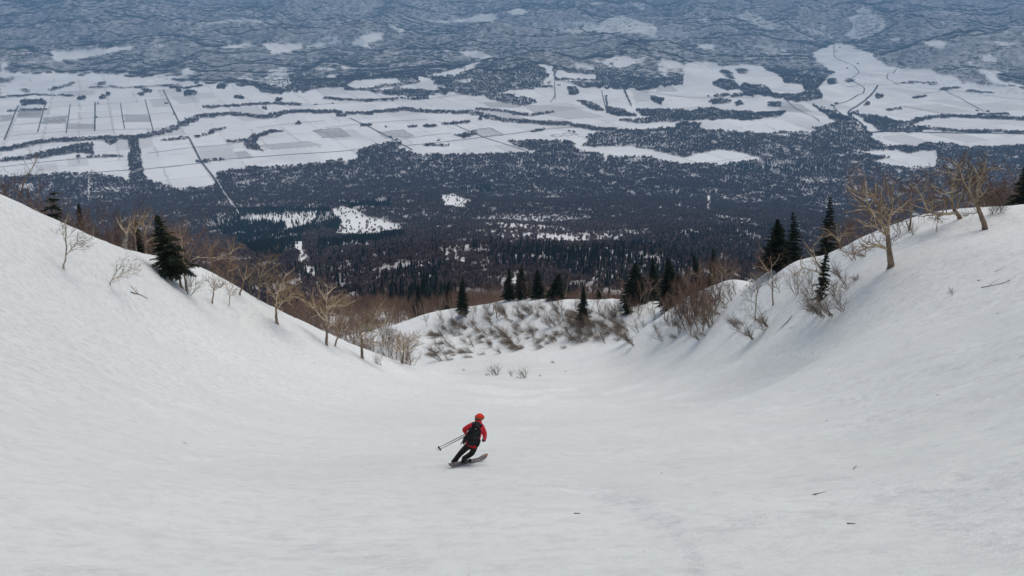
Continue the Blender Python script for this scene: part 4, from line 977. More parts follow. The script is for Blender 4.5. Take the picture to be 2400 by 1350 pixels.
CRx = [c[0] for c in CREST_R][::-1]; CRv = [c[1] for c in CREST_R][::-1]; CRd = [c[2] for c in CREST_R][::-1]
n_r = 0; tries = 0
while n_r < 120 and tries < 5000:
    tries += 1
    u = RNG.uniform(900, 1640) if n_r < 75 else RNG.uniform(1640, 2440) if n_r < 110 else RNG.uniform(1950, 2440)
    dc = np.interp(u, CRx, CRd)
    d = dc * RNG.uniform(0.99, 1.3 if n_r < 75 else 1.5)
    r_ = ray(u, 600); az = math.atan2(r_[0], r_[1]); hd = d * 0.92
    x, y = math.sin(az) * hd, math.cos(az) * hd
    z = h1(x, y); uu, vv = clear_of_view(x, y, z, 6.0)
    crest = np.interp(uu[1], CRx, CRv)
    lim = np.interp(uu[1], [900, 1500, 1900, 2100, 2250, 2400], [55, 70, 75, 100, 150, 165])
    if vv[1] > crest - 10 or vv[1] < crest - lim: continue
    k = int(RNG.integers(0, 6))
    sc_ = RNG.uniform(0.75, 1.1)
    repeat_tree(BIR[k], x, y, sc_, RNG.uniform(0, 6.28), belt_label(k, sc_, uu[1], LM_R), 'birches behind the right crest', 'birch', 'birch_tree'); n_r += 1

for k, (u, v, j, sc_) in enumerate(((1612,748,2,0.8),(1636,758,5,0.75),(1652,742,3,0.9),(1664,766,2,0.7),(1640,716,5,0.9),(1618,722,2,0.85),(1600,736,3,0.8),(1655,704,2,0.85),(1684,694,5,0.7),(1590,752,5,0.6),(1574,742,2,0.7),(1550,738,5,0.6),(1500,738,2,0.6),(1522,728,3,0.6),(1632,735,2,0.95),(1670,730,3,0.7),(1648,775,5,0.8),(1625,700,3,0.9),(1580,765,2,0.9),(1595,780,5,0.7),(1610,770,3,0.95),(1622,783,2,0.75),(1640,768,3,1.0),(1658,752,5,1.0),(1605,712,2,1.0),(1630,745,3,1.1),(1585,735,5,1.0),(1672,758,2,0.8),(1618,758,5,1.05),(1560,752,3,0.8))):
    B = on_ground(u, v)
    repeat_tree(BIR[j], B[0], B[1], sc_, RNG.uniform(0, 6.28), ('tight ' if sc_ < 0.68 else 'bushy ' if sc_ < 0.82 else 'tall ') + ('three-stemmed', 'two-stemmed', 'many-twigged')[(2, 3, 5).index(j)] + ' birch in the dark thicket ' + ('between the two tall spruces' if u < 1560 else 'under the broad spruce' if u < 1608 else 'below the bleached birches' if v < 740 else 'at the lower edge of the snow hump'), 'birches of the dark thicket', 'birch', 'birch_tree')
for k in range(30):
    u = RNG.uniform(1000, 1500); v = np.interp(u, [1000, 1100, 1300, 1500], [745, 728, 712, 722]) + abs(RNG.normal(0, 16)) + 4
    B = on_ground(u, v); j = int(RNG.integers(0, 6)); sc_ = RNG.uniform(0.42, 0.8)
    repeat_tree(BIR[j], B[0], B[1], sc_, RNG.uniform(0, 6.28), ('stunted ' if sc_ < 0.55 else 'low ' if sc_ < 0.68 else 'half-grown ') + ('single-stemmed', 'stout', 'three-stemmed', 'two-stemmed', 'high-crowned', 'bushy')[j] + ' birch on the upper edge of the snowy wall ' + ('by the gully bend' if u < 1110 else 'below the spruce pair' if u < 1240 else 'below the leaning spruce' if u < 1350 else 'near the tiny spruce'), 'birches on the edge of the snowy wall', 'birch', 'birch_tree')

# ------------------------------------------------------------------ the forests: uncountable, instanced on points
def far_tree_mesh(name, seed, h, w, nt, ntrees=1, spread=0.0, mat='far_twig'):
    rng = np.random.default_rng(5000 + seed)
    V, T, mi = [], [], []
    def tri(a, b, c, m_):
        i = len(V); V.extend((a, b, c)); T.append((i, i + 1, i + 2)); mi.append(m_)
    for q in range(ntrees):
        o_ = np.array([rng.uniform(-spread, spread), rng.uniform(-spread, spread), 0.0])
        s_ = rng.uniform(0.75, 1.2)
        for k in range(3):
            a, b = k * 2.1, (k + 1) * 2.1; rr = 0.16 * s_
            tri(o_ + np.array([rr * math.cos(a), rr * math.sin(a), -1.5]), o_ + np.array([rr * math.cos(b), rr * math.sin(b), -1.5]), o_ + np.array([0, 0, h * 0.75 * s_]), 1)
        for k in range(nt):
            az = rng.uniform(0, 6.28); t = rng.uniform(0.18, 0.6)
            p = o_ + np.array([0.15 * math.cos(az), 0.15 * math.sin(az), h * t * s_])
            e1 = rng.uniform(0.25, 1.0) * w
            tip = o_ + np.array([e1 * math.cos(az), e1 * math.sin(az), h * min(1.0, t + rng.uniform(0.15, 0.55)) * (1 - 0.22 * (e1 / w) ** 2)]) * np.array([s_, s_, s_])
            dv = unit(tip - p); sd_ = unit(np.cross(dv, rng.normal(0, 1, 3))) * rng.uniform(0.16, 0.36) * w * 0.45
            mid = p + (tip - p) * 0.55
            tri(p, mid + sd_, tip, 0); tri(p, tip, mid - sd_, 0)
    return np_mesh(name, np.array(V), np.array(T), [M[mat], M['far_trunk']], midx=mi)
def far_conifer_mesh(name, seed, h, w, ntrees=1, spread=0.0, tiers=7, pts=9):
    rng = np.random.default_rng(6000 + seed); V, T = [], []
    for q in range(ntrees):
        o_ = np.array([rng.uniform(-spread, spread), rng.uniform(-spread, spread), 0.0]); s_ = rng.uniform(0.7, 1.2)
        for k in range(tiers):
            f0 = 0.06 + 0.9 * k / tiers
            zt = h * min(1.0, f0 + 1.7 / tiers) * s_; zb = h * f0 * s_; rw = w * (1 - f0) ** 0.9 * s_
            a0 = rng.uniform(0, 6.28)
            for j in range(pts):
                a = a0 + j * 6.283 / pts; b = a + 6.283 / pts * 1.05; r1 = rw * rng.uniform(0.55, 1.15)
                am = (a + b) / 2
                i = len(V)
                V.extend((o_ + np.array([0, 0, zt]), o_ + np.array([0.6 * rw * math.cos(a), 0.6 * rw * math.sin(a), zb + 0.25 * (zt - zb)]), o_ + np.array([r1 * math.cos(am), r1 * math.sin(am), zb - rng.uniform(0, 0.4)]), o_ + np.array([0.6 * rw * math.cos(b), 0.6 * rw * math.sin(b), zb + 0.25 * (zt - zb)])))
                T.append((i, i + 1, i + 2)); T.append((i, i + 2, i + 3))
    return np_mesh(name, np.array(V), np.array(T), [M['far_needle']])
def kit(name, meshes):
    c = bpy.data.collections.new(name)
    for k, me in enumerate(meshes):
        c.objects.link(bpy.data.objects.new('%s_%02d' % (name, k), me))
    return c
def scatter_object(name, pts, scl, rot, idx, coll, label, cat):
    me = bpy.data.meshes.new(name)
    me.vertices.add(len(pts)); me.vertices.foreach_set('co', np.asarray(pts, np.float32).ravel())
    for nm, ty, val in (('scl', 'FLOAT', scl), ('rot', 'FLOAT', rot)):
        at_ = me.attributes.new(nm, ty, 'POINT'); at_.data.foreach_set('value', np.asarray(val, np.float32))
    at_ = me.attributes.new('idx', 'INT', 'POINT'); at_.data.foreach_set('value', np.asarray(idx, np.int32))
    me.update()
    o = bpy.data.objects.new(name, me); COL.objects.link(o); put(o, label, cat, kind='stuff')
    ng = bpy.data.node_groups.new(name + '_nodes', 'GeometryNodeTree')
    ng.interface.new_socket('Geometry', in_out='INPUT', socket_type='NodeSocketGeometry'); ng.interface.new_socket('Geometry', in_out='OUTPUT', socket_type='NodeSocketGeometry')
    N = ng.nodes; L = ng.links
    gi = N.new('NodeGroupInput'); go = N.new('NodeGroupOutput'); ip = N.new('GeometryNodeInstanceOnPoints'); ci = N.new('GeometryNodeCollectionInfo')
    ci.inputs['Collection'].default_value = coll; ci.inputs['Separate Children'].default_value = True; ci.inputs['Reset Children'].default_value = True
    def attr(nm, ty):
        a = N.new('GeometryNodeInputNamedAttribute'); a.data_type = ty; a.inputs['Name'].default_value = nm; return a.outputs[0]
    cx_ = N.new('ShaderNodeCombineXYZ'); L.new(attr('rot', 'FLOAT'), cx_.inputs['Z'])
    L.new(gi.outputs[0], ip.inputs['Points']); L.new(ci.outputs[0], ip.inputs['Instance']); ip.inputs['Pick Instance'].default_value = True
    L.new(attr('idx', 'INT'), ip.inputs['Instance Index']); L.new(cx_.outputs[0], ip.inputs['Rotation']); L.new(attr('scl', 'FLOAT'), ip.inputs['Scale'])
    L.new(ip.outputs[0], go.inputs[0])
    md = o.modifiers.new('instances', 'NODES'); md.node_group = ng
    return o
def sample_ring(r0, r1, n_, azmax=R(38)):
    r = np.sqrt(RNG.uniform(r0 * r0, r1 * r1, n_)); a = RNG.uniform(-azmax, azmax, n_)
    x, y = np.sin(a) * r, np.cos(a) * r
    return x, y, height(x, y)
K_MID = kit('wood_tree', [far_tree_mesh('wood_tree', k, 7.5 + 0.5 * k, 2.6 + 0.25 * k, 46) for k in range(5)])
K_FAR = kit('far_tree', [far_tree_mesh('far_tree', 10 + k, 10 + 0.6 * k, 4.2 + 0.3 * k, 34) for k in range(5)])
K_CLU = kit('far_clump', [far_tree_mesh('far_clump', 20 + k, 12, 4.6, 9, ntrees=14, spread=20, mat='hill_twig') for k in range(4)])
K_CM = kit('wood_conifer', [far_conifer_mesh('wood_conifer_far', k, 9 + k, 2.0 + 0.2 * k, tiers=10, pts=11) for k in range(4)])
K_CF = kit('far_conifer', [far_conifer_mesh('far_conifer', 10 + k, 12 + k, 3.0 + 0.2 * k, tiers=5, pts=6) for k in range(3)])
K_CC = kit('far_conifer_clump', [far_conifer_mesh('far_conifer_clump', 20 + k, 13, 3.6, ntrees=12, spread=20, tiers=3, pts=5) for k in range(3)])
def forest_zone(r0, r1, area, con_share, sink=0.2):
    n_ = int(R(76) / 2 * (r1 * r1 - r0 * r0) / area)
    x, y, z = sample_ring(r0, r1, n_)
    f, c, t = cover(x, y, z)
    if r0 < 5000: f = f * np.where(f > 0.6, np.clip(1.0 - 0.9 * sstep(0.25, 0.8, fbm(x / 30.0, y / 42.0, 83, 2)), 0.05, 1), 1)
    gap = fbm(x / 90.0, y / 90.0, 81, 3)                       # glades
    f = np.where(f > 0.5, f * np.clip(1.05 - 0.75 * sstep(0.45, 1.0, gap), 0.1, 1), f)
    if r0 >= 5000: f = f * np.clip(0.95 - 0.55 * fbm(x / 520.0, y / 520.0, 88, 4), 0.25, 1)
    keep = RNG.random(n_) < f
    x, y, z, c = x[keep], y[keep], z[keep], c[keep]
    pat = fbm(x / 300.0, y / 300.0, 85, 3)
    isc = RNG.random(len(x)) < np.clip(c + con_share * sstep(0.35, 0.9, pat), 0, 1)
    return np.stack([x, y, z - sink], 1), isc
def build_zone(r0, r1, area, kd, kc, nd, nc, tag_, s0, s1, con_share=0.25, cs=1.0):
    p, isc = forest_zone(r0, r1, area, con_share)
    d_, c_ = p[~isc], p[isc]
    if len(d_): scatter_object('bare_forest', d_, RNG.uniform(s0, s1, len(d_)), RNG.uniform(0, 6.28, len(d_)), RNG.integers(0, nd, len(d_)), kd, 'purple-brown leafless forest ' + tag_, 'forest')
    if len(c_): scatter_object('conifer_forest', c_, cs * RNG.uniform(s0 * 0.5, s1 * 1.1, len(c_)), RNG.uniform(0, 6.28, len(c_)), RNG.integers(0, nc, len(c_)), kc, 'dark evergreen trees ' + tag_, 'forest')
    return len(d_), len(c_)
def joined(a, b, name):
    """one mesh from a trunk and a crown mesh"""
    V = []; T = []; mi = []; base = 0; mats = []
    for me_ in (a, b):
        n_ = len(me_.vertices); co = np.zeros(n_ * 3, np.float32); me_.vertices.foreach_get('co', co); V.append(co.reshape(-1, 3))
        q = np.zeros(len(me_.loops), np.int32); me_.loops.foreach_get('vertex_index', q); q = q.reshape(len(me_.polygons), -1)
        pm = np.zeros(len(me_.polygons), np.int32); me_.polygons.foreach_get('material_index', pm)
        T.append(q + base); mi.append(pm + len(mats)); base += n_; mats += list(me_.materials)
    return np_mesh(name, np.concatenate(V), np.concatenate(T), mats, midx=np.concatenate(mi), smooth=True)
K_BIR = kit('flank_birch', [joined(b[0], b[1], 'flank_birch') for b in BIR])
print(build_zone(205, 520, 17, K_BIR, K_CM, 6, 4, 'on the steep flank below the crests', 0.95, 1.4, 0.35))
print(build_zone(520, 1100, 22, K_MID, K_CM, 5, 4, 'on the upper part of the lower slopes', 0.8, 1.2, 0.28))
print(build_zone(1100, 2100, 32, K_FAR, K_CF, 5, 3, 'on the middle of the lower slopes', 0.75, 1.1, 0.12))
print(build_zone(2100, 3500, 40, K_FAR, K_CF, 5, 3, 'at the foot of the lower slopes', 0.8, 1.15, 0.05))
print(build_zone(3500, 7000, 58, K_FAR, K_CF, 5, 3, 'in belts and copses between the farm fields', 0.85, 1.3, 0.12))
print(build_zone(7000, 15000, 470, K_CLU, K_CC, 4, 3, 'covering the distant hills', 0.85, 1.2, 0.3))
# ------------------------------------------------------------------ roads, streams and farmhouses in the valley
def ribbon(name, px, width, mat, label, cat, lift=1.2, kind='structure'):
    P_ = [hit(u, v, far=True) for u, v in px]
    P_ = np.array([p[:2] for p in P_ if p is not None])
    L = np.linalg.norm(np.diff(P_, axis=0), axis=1); s = np.concatenate([[0], np.cumsum(L)])
    n_ = max(4, int(s[-1] / 35)); q = np.linspace(0, s[-1], n_)
    x = np.interp(q, s, P_[:, 0]); y = np.interp(q, s, P_[:, 1])
    k = np.ones(5) / 5
    if n_ > 12:
        x[2:-2] = np.convolve(x, k, 'valid'); y[2:-2] = np.convolve(y, k, 'valid')
    tx, ty = np.gradient(x), np.gradient(y); l_ = np.hypot(tx, ty) + 1e-9
    nx, ny = -ty / l_, tx / l_
    V = []
    for sgn in (1, -1):
        xx = x + sgn * nx * width / 2; yy = y + sgn * ny * width / 2
        V.append(np.stack([xx, yy, np.maximum(height(xx, yy), height(x, y)) + lift], 1))
    V = np.concatenate(V); i = np.arange(n_ - 1)
    me = np_mesh(name, V, np.stack([i, i + n_, i + n_ + 1, i + 1], 1), [mat], smooth=True)
    o = bpy.data.objects.new(name, me); COL.objects.link(o); put(o, label, cat, kind=kind)
ROADS = [([(383,210),(402,250),(420,288)], 9), ([(443,323),(470,377),(497,410),(515,440)], 10), ([(223,240),(222,308)], 9), ([(43,247),(10,328)], 9), ([(105,247),(88,310)], 7), ([(165,243),(155,313)], 6), ([(282,242),(292,302)], 6), ([(340,233),(360,310)], 6),
         ([(0,297),(90,288),(165,280),(222,276),(355,268),(410,262)], 6), ([(0,256),(100,250),(225,246),(340,236),(392,232)], 6), ([(0,322),(90,312),(160,308),(350,302)], 6), ([(210,405),(307,398)], 7), ([(337,397),(477,382)], 7), ([(493,377),(600,368),(717,360),(830,352)], 8), ([(0,392),(100,380),(200,371)], 7),
         ([(700,262),(760,240),(820,277),(900,315),(967,352)][2:], 10), ([(943,342),(1040,333),(1133,322),(1240,308),(1300,300),(1367,298)], 9), ([(1060,290),(1133,322),(1230,353)], 8), ([(1303,152),(1300,190),(1301,233)], 7), ([(1303,184),(1367,202),(1467,207),(1600,228),(1690,229),(1780,228)], 9),
         ([(1410,213),(1423,266)], 7), ([(1463,210),(1480,250)], 7), ([(700,248),(800,241),(900,238),(1017,230),(1100,217)], 9), ([(1956,92),(1955,133),(1975,144),(2000,153),(2015,170),(1993,187),(2027,207),(2023,220),(1980,240),(1950,247),(1975,270)], 9), ([(1920,199),(2020,199),(2100,200),(2213,210),(2400,233)], 9), ([(2213,210),(2260,236),(2307,262)], 9),
         ([(2117,248),(2210,267),(2300,272),(2400,276)], 6), ([(2213,210),(2180,218),(2130,224)], 6), ([(1303,220),(1290,240)], 6), ([(760,300),(850,290),(940,283),(1000,280)], 6), ([(900,333),(1000,318),(1060,312)], 5), ([(455,345),(520,340),(600,330)], 6), ([(345,360),(460,345)], 6), ([(600,300),(680,290),(760,283)], 6), ([(1090,160),(1085,172),(1095,190),(1112,215)], 7), ([(1840,232),(1880,262),(1920,285)], 7)]
for px, w in ROADS: ribbon('road', px, w, M['road'], 'dark narrow country road across the snowy fields', 'road')
ribbon('river', [(2057,200),(2048,215),(2037,227),(2015,245),(2000,253),(1987,262),(1992,275),(2023,297),(2035,312)], 15, M['river'], 'dark winding stream crossing the right-hand fields', 'river')
ribbon('river', [(2035,312),(2150,309),(2250,312),(2330,312),(2400,314)], 20, M['river'], 'dark river bending below the oxbow field', 'river')
ribbon('river', [(2100,163),(2078,176),(2080,186),(2105,198)], 9, M['river'], 'thin dark brook at the edge of the side valley', 'river')
ribbon('river', [(1330,290),(1400,301),(1500,307),(1560,305)], 18, M['river'], 'dark river among trees in the middle of the plain', 'river')
HW = [noisy_mat('house_wall_' + str(i), c, tuple(a * 1.25 for a in c), 0.4) for i, c in enumerate(((0.20, 0.18, 0.16), (0.34, 0.31, 0.27), (0.12, 0.12, 0.13)))]
HR = [noisy_mat('house_roof_' + str(i), c, tuple(a * 1.3 for a in c), 0.4, 0.6) for i, c in enumerate(((0.10, 0.12, 0.17), (0.22, 0.08, 0.06), (0.09, 0.09, 0.09), (0.07, 0.11, 0.09)))]
def farmhouse(u, v, k, cat_label, group):
    B = hit(u, v, far=True)
    if B is None: return
    rng = random.Random(k)
    w, l, h = rng.uniform(9, 13), rng.uniform(14, 26), rng.uniform(4.5, 7)
    e = empty('farmhouse', B, cat_label, 'farmhouse', group); e.rotation_euler = (0, 0, -GA + (0 if rng.random() < 0.6 else R(90)))
    def part(nm, V, Fc, m):
        me = bpy.data.meshes.new(nm); me.from_pydata(V, [], Fc); me.materials.append(m); me.update(); return link(bpy.data.objects.new(nm, me), e)
    a, b = w / 2, l / 2; rh = h + w * 0.32
    part('wall', [(-a,-b,-1),(a,-b,-1),(a,b,-1),(-a,b,-1),(-a,-b,h),(a,-b,h),(a,b,h),(-a,b,h),(0,-b,rh),(0,b,rh)], [(0,1,5,8,4),(2,3,7,9,6),(1,2,6,5),(3,0,4,7)], HW[k % 3])
    o_ = 0.7
    part('roof', [(-a-o_,-b-o_,h-0.2),(0,-b-o_,rh+0.35),(a+o_,-b-o_,h-0.2),(-a-o_,b+o_,h-0.2),(0,b+o_,rh+0.35),(a+o_,b+o_,h-0.2),(-a-o_,-b-o_,h-0.5),(0,-b-o_,rh+0.05),(a+o_,-b-o_,h-0.5),(-a-o_,b+o_,h-0.5),(0,b+o_,rh+0.05),(a+o_,b+o_,h-0.5)],
         [(0,1,4,3),(1,2,5,4),(6,9,10,7),(7,10,11,8),(0,6,7,1),(1,7,8,2),(3,4,10,9),(4,5,11,10),(0,3,9,6),(2,8,11,5)], HR[k % 4])
    part('door', [(a+0.06,-1.5,-0.5),(a+0.06,1.5,-0.5),(a+0.06,1.5,2.8),(a+0.06,-1.5,2.8)], [(0,1,2,3)], HW[2])
    for s in (-1, 1):
        part('window', [(a+0.06,s*b*0.6-1,1.4),(a+0.06,s*b*0.6+1,1.4),(a+0.06,s*b*0.6+1,2.9),(a+0.06,s*b*0.6-1,2.9)], [(0,1,2,3)], M['river'])
FARMS = [(215,368),(232,367),(262,366),(270,367),(388,330),(400,329),(420,326),(431,327),(466,379),(480,377),(505,375),(518,374),(535,332),(548,333),(853,294),(862,295),(905,298),(968,297),(1000,296),(1012,297),(1046,291),(1058,290),(1075,288),(1000,341),(1018,342),(1035,341),(1248,309),(1262,306),(1334,308),(1345,310),
         (915,322),(930,328),(1028,330),(2118,195),(2132,194),(2150,193),(2165,196),(2180,198),(2222,208),(2235,206),(2245,205),(2275,215),(2300,218),(2145,230),(2162,227),(2110,256),(2330,268),(2345,267),(1660,226),(1675,225),(1725,226),(225,276),(230,243),(390,243),(408,268),(1310,200),(1320,186),(1380,203),(1430,260),(1500,212),(740,246),(780,243),(860,239),(920,236),(985,233),(2315,262),(2290,260),(1950,248),(1960,243),(1985,160),(2010,150),(1960,120),(1968,112)]
for k, (u, v) in enumerate(FARMS):
    farmhouse(u, v, k, ('blue-grey', 'red-brown', 'black', 'dark green')[k % 4] + '-roofed small farmhouse ' + ('on the grid of fields beside the dark tree belt' if u < 600 else 'on the fields near the striped enclosures' if u < 1130 else 'on the rolling fields in the middle of the valley' if u < 1800 else 'on the fields of the side valley with the winding road'), 'farmhouses in the valley')
# ------------------------------------------------------------------ the skier
M['jacket'] = noisy_mat('red_jacket', (0.50, 0.012, 0.022), (0.62, 0.022, 0.035), 9, 0.6, 0.15)
M['trousers'] = noisy_mat('black_trousers', (0.012, 0.009, 0.010), (0.028, 0.020, 0.020), 9, 0.8, 0.2)
M['skin'] = new_mat('skin', (0.55, 0.34, 0.25), 0.6)
M['beanie'] = noisy_mat('red_beanie', (0.60, 0.035, 0.022), (0.70, 0.05, 0.03), 30, 0.8, 0.2)
M['band'] = new_mat('goggle_strap', (0.20, 0.10, 0.04), 0.7)
M['black'] = noisy_mat('black_fabric', (0.008, 0.008, 0.010), (0.022, 0.022, 0.026), 14, 0.75, 0.2)
M['glove'] = new_mat('dark_glove', (0.02, 0.02, 0.02), 0.7)
M['boot'] = new_mat('ski_boot', (0.03, 0.03, 0.032), 0.4)
M['metal'] = new_mat('pole_metal', (0.045, 0.05, 0.045), 0.4, 0.5)
M['skitop'] = noisy_mat('ski_topsheet', (0.010, 0.008, 0.010), (0.22, 0.20, 0.20), 12.0, 0.4, stretch=(1, 1.5, 1))
M['skitip'] = new_mat('ski_tip_orange', (0.20, 0.05, 0.02), 0.4)
M['skiedge'] = new_mat('ski_base', (0.015, 0.012, 0.014), 0.4)
M['white'] = new_mat('white_patch', (0.7, 0.7, 0.7), 0.6)
M['lens'] = new_mat('goggle_lens', (0.02, 0.02, 0.025), 0.1, 0.6)

A_R = hit(1088, 1090); A_L = hit(1063, 1089)
Y0 = A_R[1]
def J(u, v, dy=0.0): return Vector(px_at(u, v, Y0 + dy))
def skin_mesh(name, verts, edges, radii, root=0, sub=2):
    me = bpy.data.meshes.new(name); me.from_pydata([tuple(v) for v in verts], edges, []); me.update()
    o = bpy.data.objects.new(name, me); COL.objects.link(o)
    md = o.modifiers.new('skin', 'SKIN'); md.use_smooth_shade = True
    for i, s in enumerate(me.skin_vertices[0].data):
        r_ = radii[i]; s.radius = r_ if isinstance(r_, tuple) else (r_, r_); s.use_root = (i == root)
    sb = o.modifiers.new('sub', 'SUBSURF'); sb.levels = sub; sb.render_levels = sub
    dg = bpy.context.evaluated_depsgraph_get()
    m2 = bpy.data.meshes.new_from_object(o.evaluated_get(dg))
    bpy.data.objects.remove(o); m2.name = name
    for p in m2.polygons: p.use_smooth = True
    return m2
head = J(1124.3, 981.5, 0.04); neck = J(1121.5, 993, 0.02); chest = J(1115.5, 1008, 0.02); waist = J(1109, 1028, -0.01); pelvis = J(1105.5, 1040, -0.06)
shL = J(1106.5, 996.5, 0.0); elL = J(1087.5, 1007, 0.05); haL = J(1093.5, 1016.5, 0.30)
shR = J(1129.5, 1000, 0.05); elR = J(1136, 1017, 0.10); haR = J(1136, 1030, 0.36)
hipL = J(1098, 1044, -0.03); knL = J(1080.5, 1061, 0.16); anL = Vector(A_L) + Vector((0, 0, 0.08))
hipR = J(1113, 1045, -0.06); knR = J(1106, 1063, 0.12); anR = Vector(A_R) + Vector((0, 0, 0.18))
face = (Vector((0.35, 0.93, -0.1))).normalized()
vs = [pelvis, waist, chest, neck, head, head + Vector((0, 0, 0.085)), head + face * 0.10 + Vector((0, 0, -0.02)), shL, elL, haL, shR, elR, haR, hipL, knL, anL, hipR, knR, anR]
ed = [(0,1),(1,2),(2,3),(3,4),(4,5),(4,6),(2,7),(7,8),(8,9),(2,10),(10,11),(11,12),(0,13),(13,14),(14,15),(0,16),(16,17),(17,18)]
ra = [(0.145,0.12),(0.15,0.12),(0.165,0.125),0.062,0.072,0.05,0.022,0.085,0.062,0.042,0.085,0.062,0.042,0.092,0.07,0.056,0.092,0.07,0.056]
person = empty('person', tuple(A_R), 'person skiing away in a red jacket and black trousers, leaning into a turn', 'person')
def part_of(root, name, me):
    o = bpy.data.objects.new(name, me); COL.objects.link(o); o.parent = root
    o.matrix_parent_inverse = Matrix.Translation(-Vector(root.location)); return o
me = skin_mesh('person_body', vs, ed, ra)
for m_ in (M['trousers'], M['jacket'], M['skin']): me.materials.append(m_)
axis_up = (neck - pelvis).normalized()
for p in me.polygons:
    c = Vector(p.center); t = (c - pelvis).dot(axis_up)
    near_head = (c - head).length < 0.125 and (c - head).dot(axis_up) > -0.085
    arm = min((c - q).length for q in (elL, haL, elR, haR, shL, shR)) < 0.16 and t > -0.15
    p.material_index = 2 if near_head else 1 if (t > 0.03 or arm) else 0
part_of(person, 'body', me)
def ball(name, center, rx, ry, rz, mat, rot=None, seg=20, rings=12, cut=None):
    bm = bmesh.new(); bmesh.ops.create_uvsphere(bm, u_segments=seg, v_segments=rings, radius=1.0)
    if cut is not None:
        bmesh.ops.delete(bm, geom=[v for v in bm.verts if v.co.z < cut], context='VERTS')
    Mx = Matrix.Translation(center) @ (rot.to_matrix().to_4x4() if rot else Matrix.Identity(4)) @ Matrix.Diagonal((rx, ry, rz, 1))
    bmesh.ops.transform(bm, matrix=Mx, verts=bm.verts)
    me_ = bpy.data.meshes.new(name); bm.to_mesh(me_); bm.free(); me_.materials.append(mat)
    for p in me_.polygons: p.use_smooth = True
    return me_
tilt = axis_up.to_track_quat('Z', 'Y')
hrot = Vector((0.12, 0.03, 1)).to_track_quat('Z', 'Y')
part_of(person, 'hat', ball('hat', head + Vector((0.0, 0, 0.035)), 0.088, 0.098, 0.098, M['beanie'], hrot, cut=-0.32))
def ring_band(name, center, rx, ry, z0, z1, mat, rot, a0=0, a1=360, n_=28):
    V, Fc = [], []
    for i in range(n_ + 1):
        a = R(a0 + (a1 - a0) * i / n_)
        for zz, k in ((z0, 1.0), (z1, 1.0), (z1, 0.9), (z0, 0.9)):
            V.append(center + rot @ Vector((rx * k * math.cos(a), ry * k * math.sin(a), zz)))
    for i in range(n_):
        for j in range(4):
            Fc.append((i * 4 + j, i * 4 + (j + 1) % 4, (i + 1) * 4 + (j + 1) % 4, (i + 1) * 4 + j))
    me_ = bpy.data.meshes.new(name); me_.from_pydata([tuple(v) for v in V], [], Fc); me_.materials.append(mat); me_.update(); return me_
gg = part_of(person, 'goggles', ring_band('goggle_lens', head + Vector((0, 0, 0.005)), 0.105, 0.115, -0.03, 0.035, M['lens'], hrot, 25, 155))
gs = bpy.data.objects.new('strap', ring_band('goggle_strap', head + Vector((0, 0, 0.04)), 0.099, 0.109, -0.014, 0.020, M['band'], hrot)); COL.objects.link(gs); gs.parent = gg
# collar with the folded hood, and the jacket hem
part_of(person, 'hood', ball('hood', neck + Vector((-0.005, -0.05, 0.055)), 0.095, 0.085, 0.09, M['jacket'], tilt))
part_of(person, 'jacket_hem', ring_band('jacket_hem', pelvis + axis_up * 0.02, 0.178, 0.15, -0.035, 0.08, M['jacket'], tilt))
# gloves: palm, four curled fingers and a thumb each
def glove(name, at, fore, grip, side):
    f = fore.normalized(); g = grip.normalized(); s = f.cross(g).normalized() * side
    vs_ = [at - f * 0.05, at, at + f * 0.045]; ed_ = [(0, 1), (1, 2)]; rd = [0.040, 0.040, 0.034]
    for k, (o_, l_) in enumerate(((-0.03, 0.055), (-0.01, 0.064), (0.01, 0.060), (0.03, 0.046))):
        b = len(vs_); vs_ += [at + f * 0.05 + g * o_, at + f * (0.05 + l_ * 0.6) + g * o_ + s * 0.012, at + f * (0.05 + l_ * 0.55) + g * o_ + s * 0.045, at + f * 0.045 + g * o_ + s * 0.06]
        ed_ += [(2, b), (b, b + 1), (b + 1, b + 2), (b + 2, b + 3)]; rd += [0.013, 0.012, 0.0115, 0.010]
    b = len(vs_); vs_ += [at + g * 0.045, at + f * 0.03 + g * 0.06 + s * 0.03, at + f * 0.05 + g * 0.045 + s * 0.055]; ed_ += [(1, b), (b, b + 1), (b + 1, b + 2)]; rd += [0.016, 0.014, 0.012]
    me_ = skin_mesh(name, vs_, ed_, rd, 1, 1); me_.materials.append(M['glove']); return me_
part_of(person, 'glove', glove('glove_left', haL, haL - elL, Vector((0.75, 0.3, 0.5)), 1)); part_of(person, 'glove', glove('glove_right', haR, haR - elR, Vector((0.2, 0.3, 0.9)), -1))

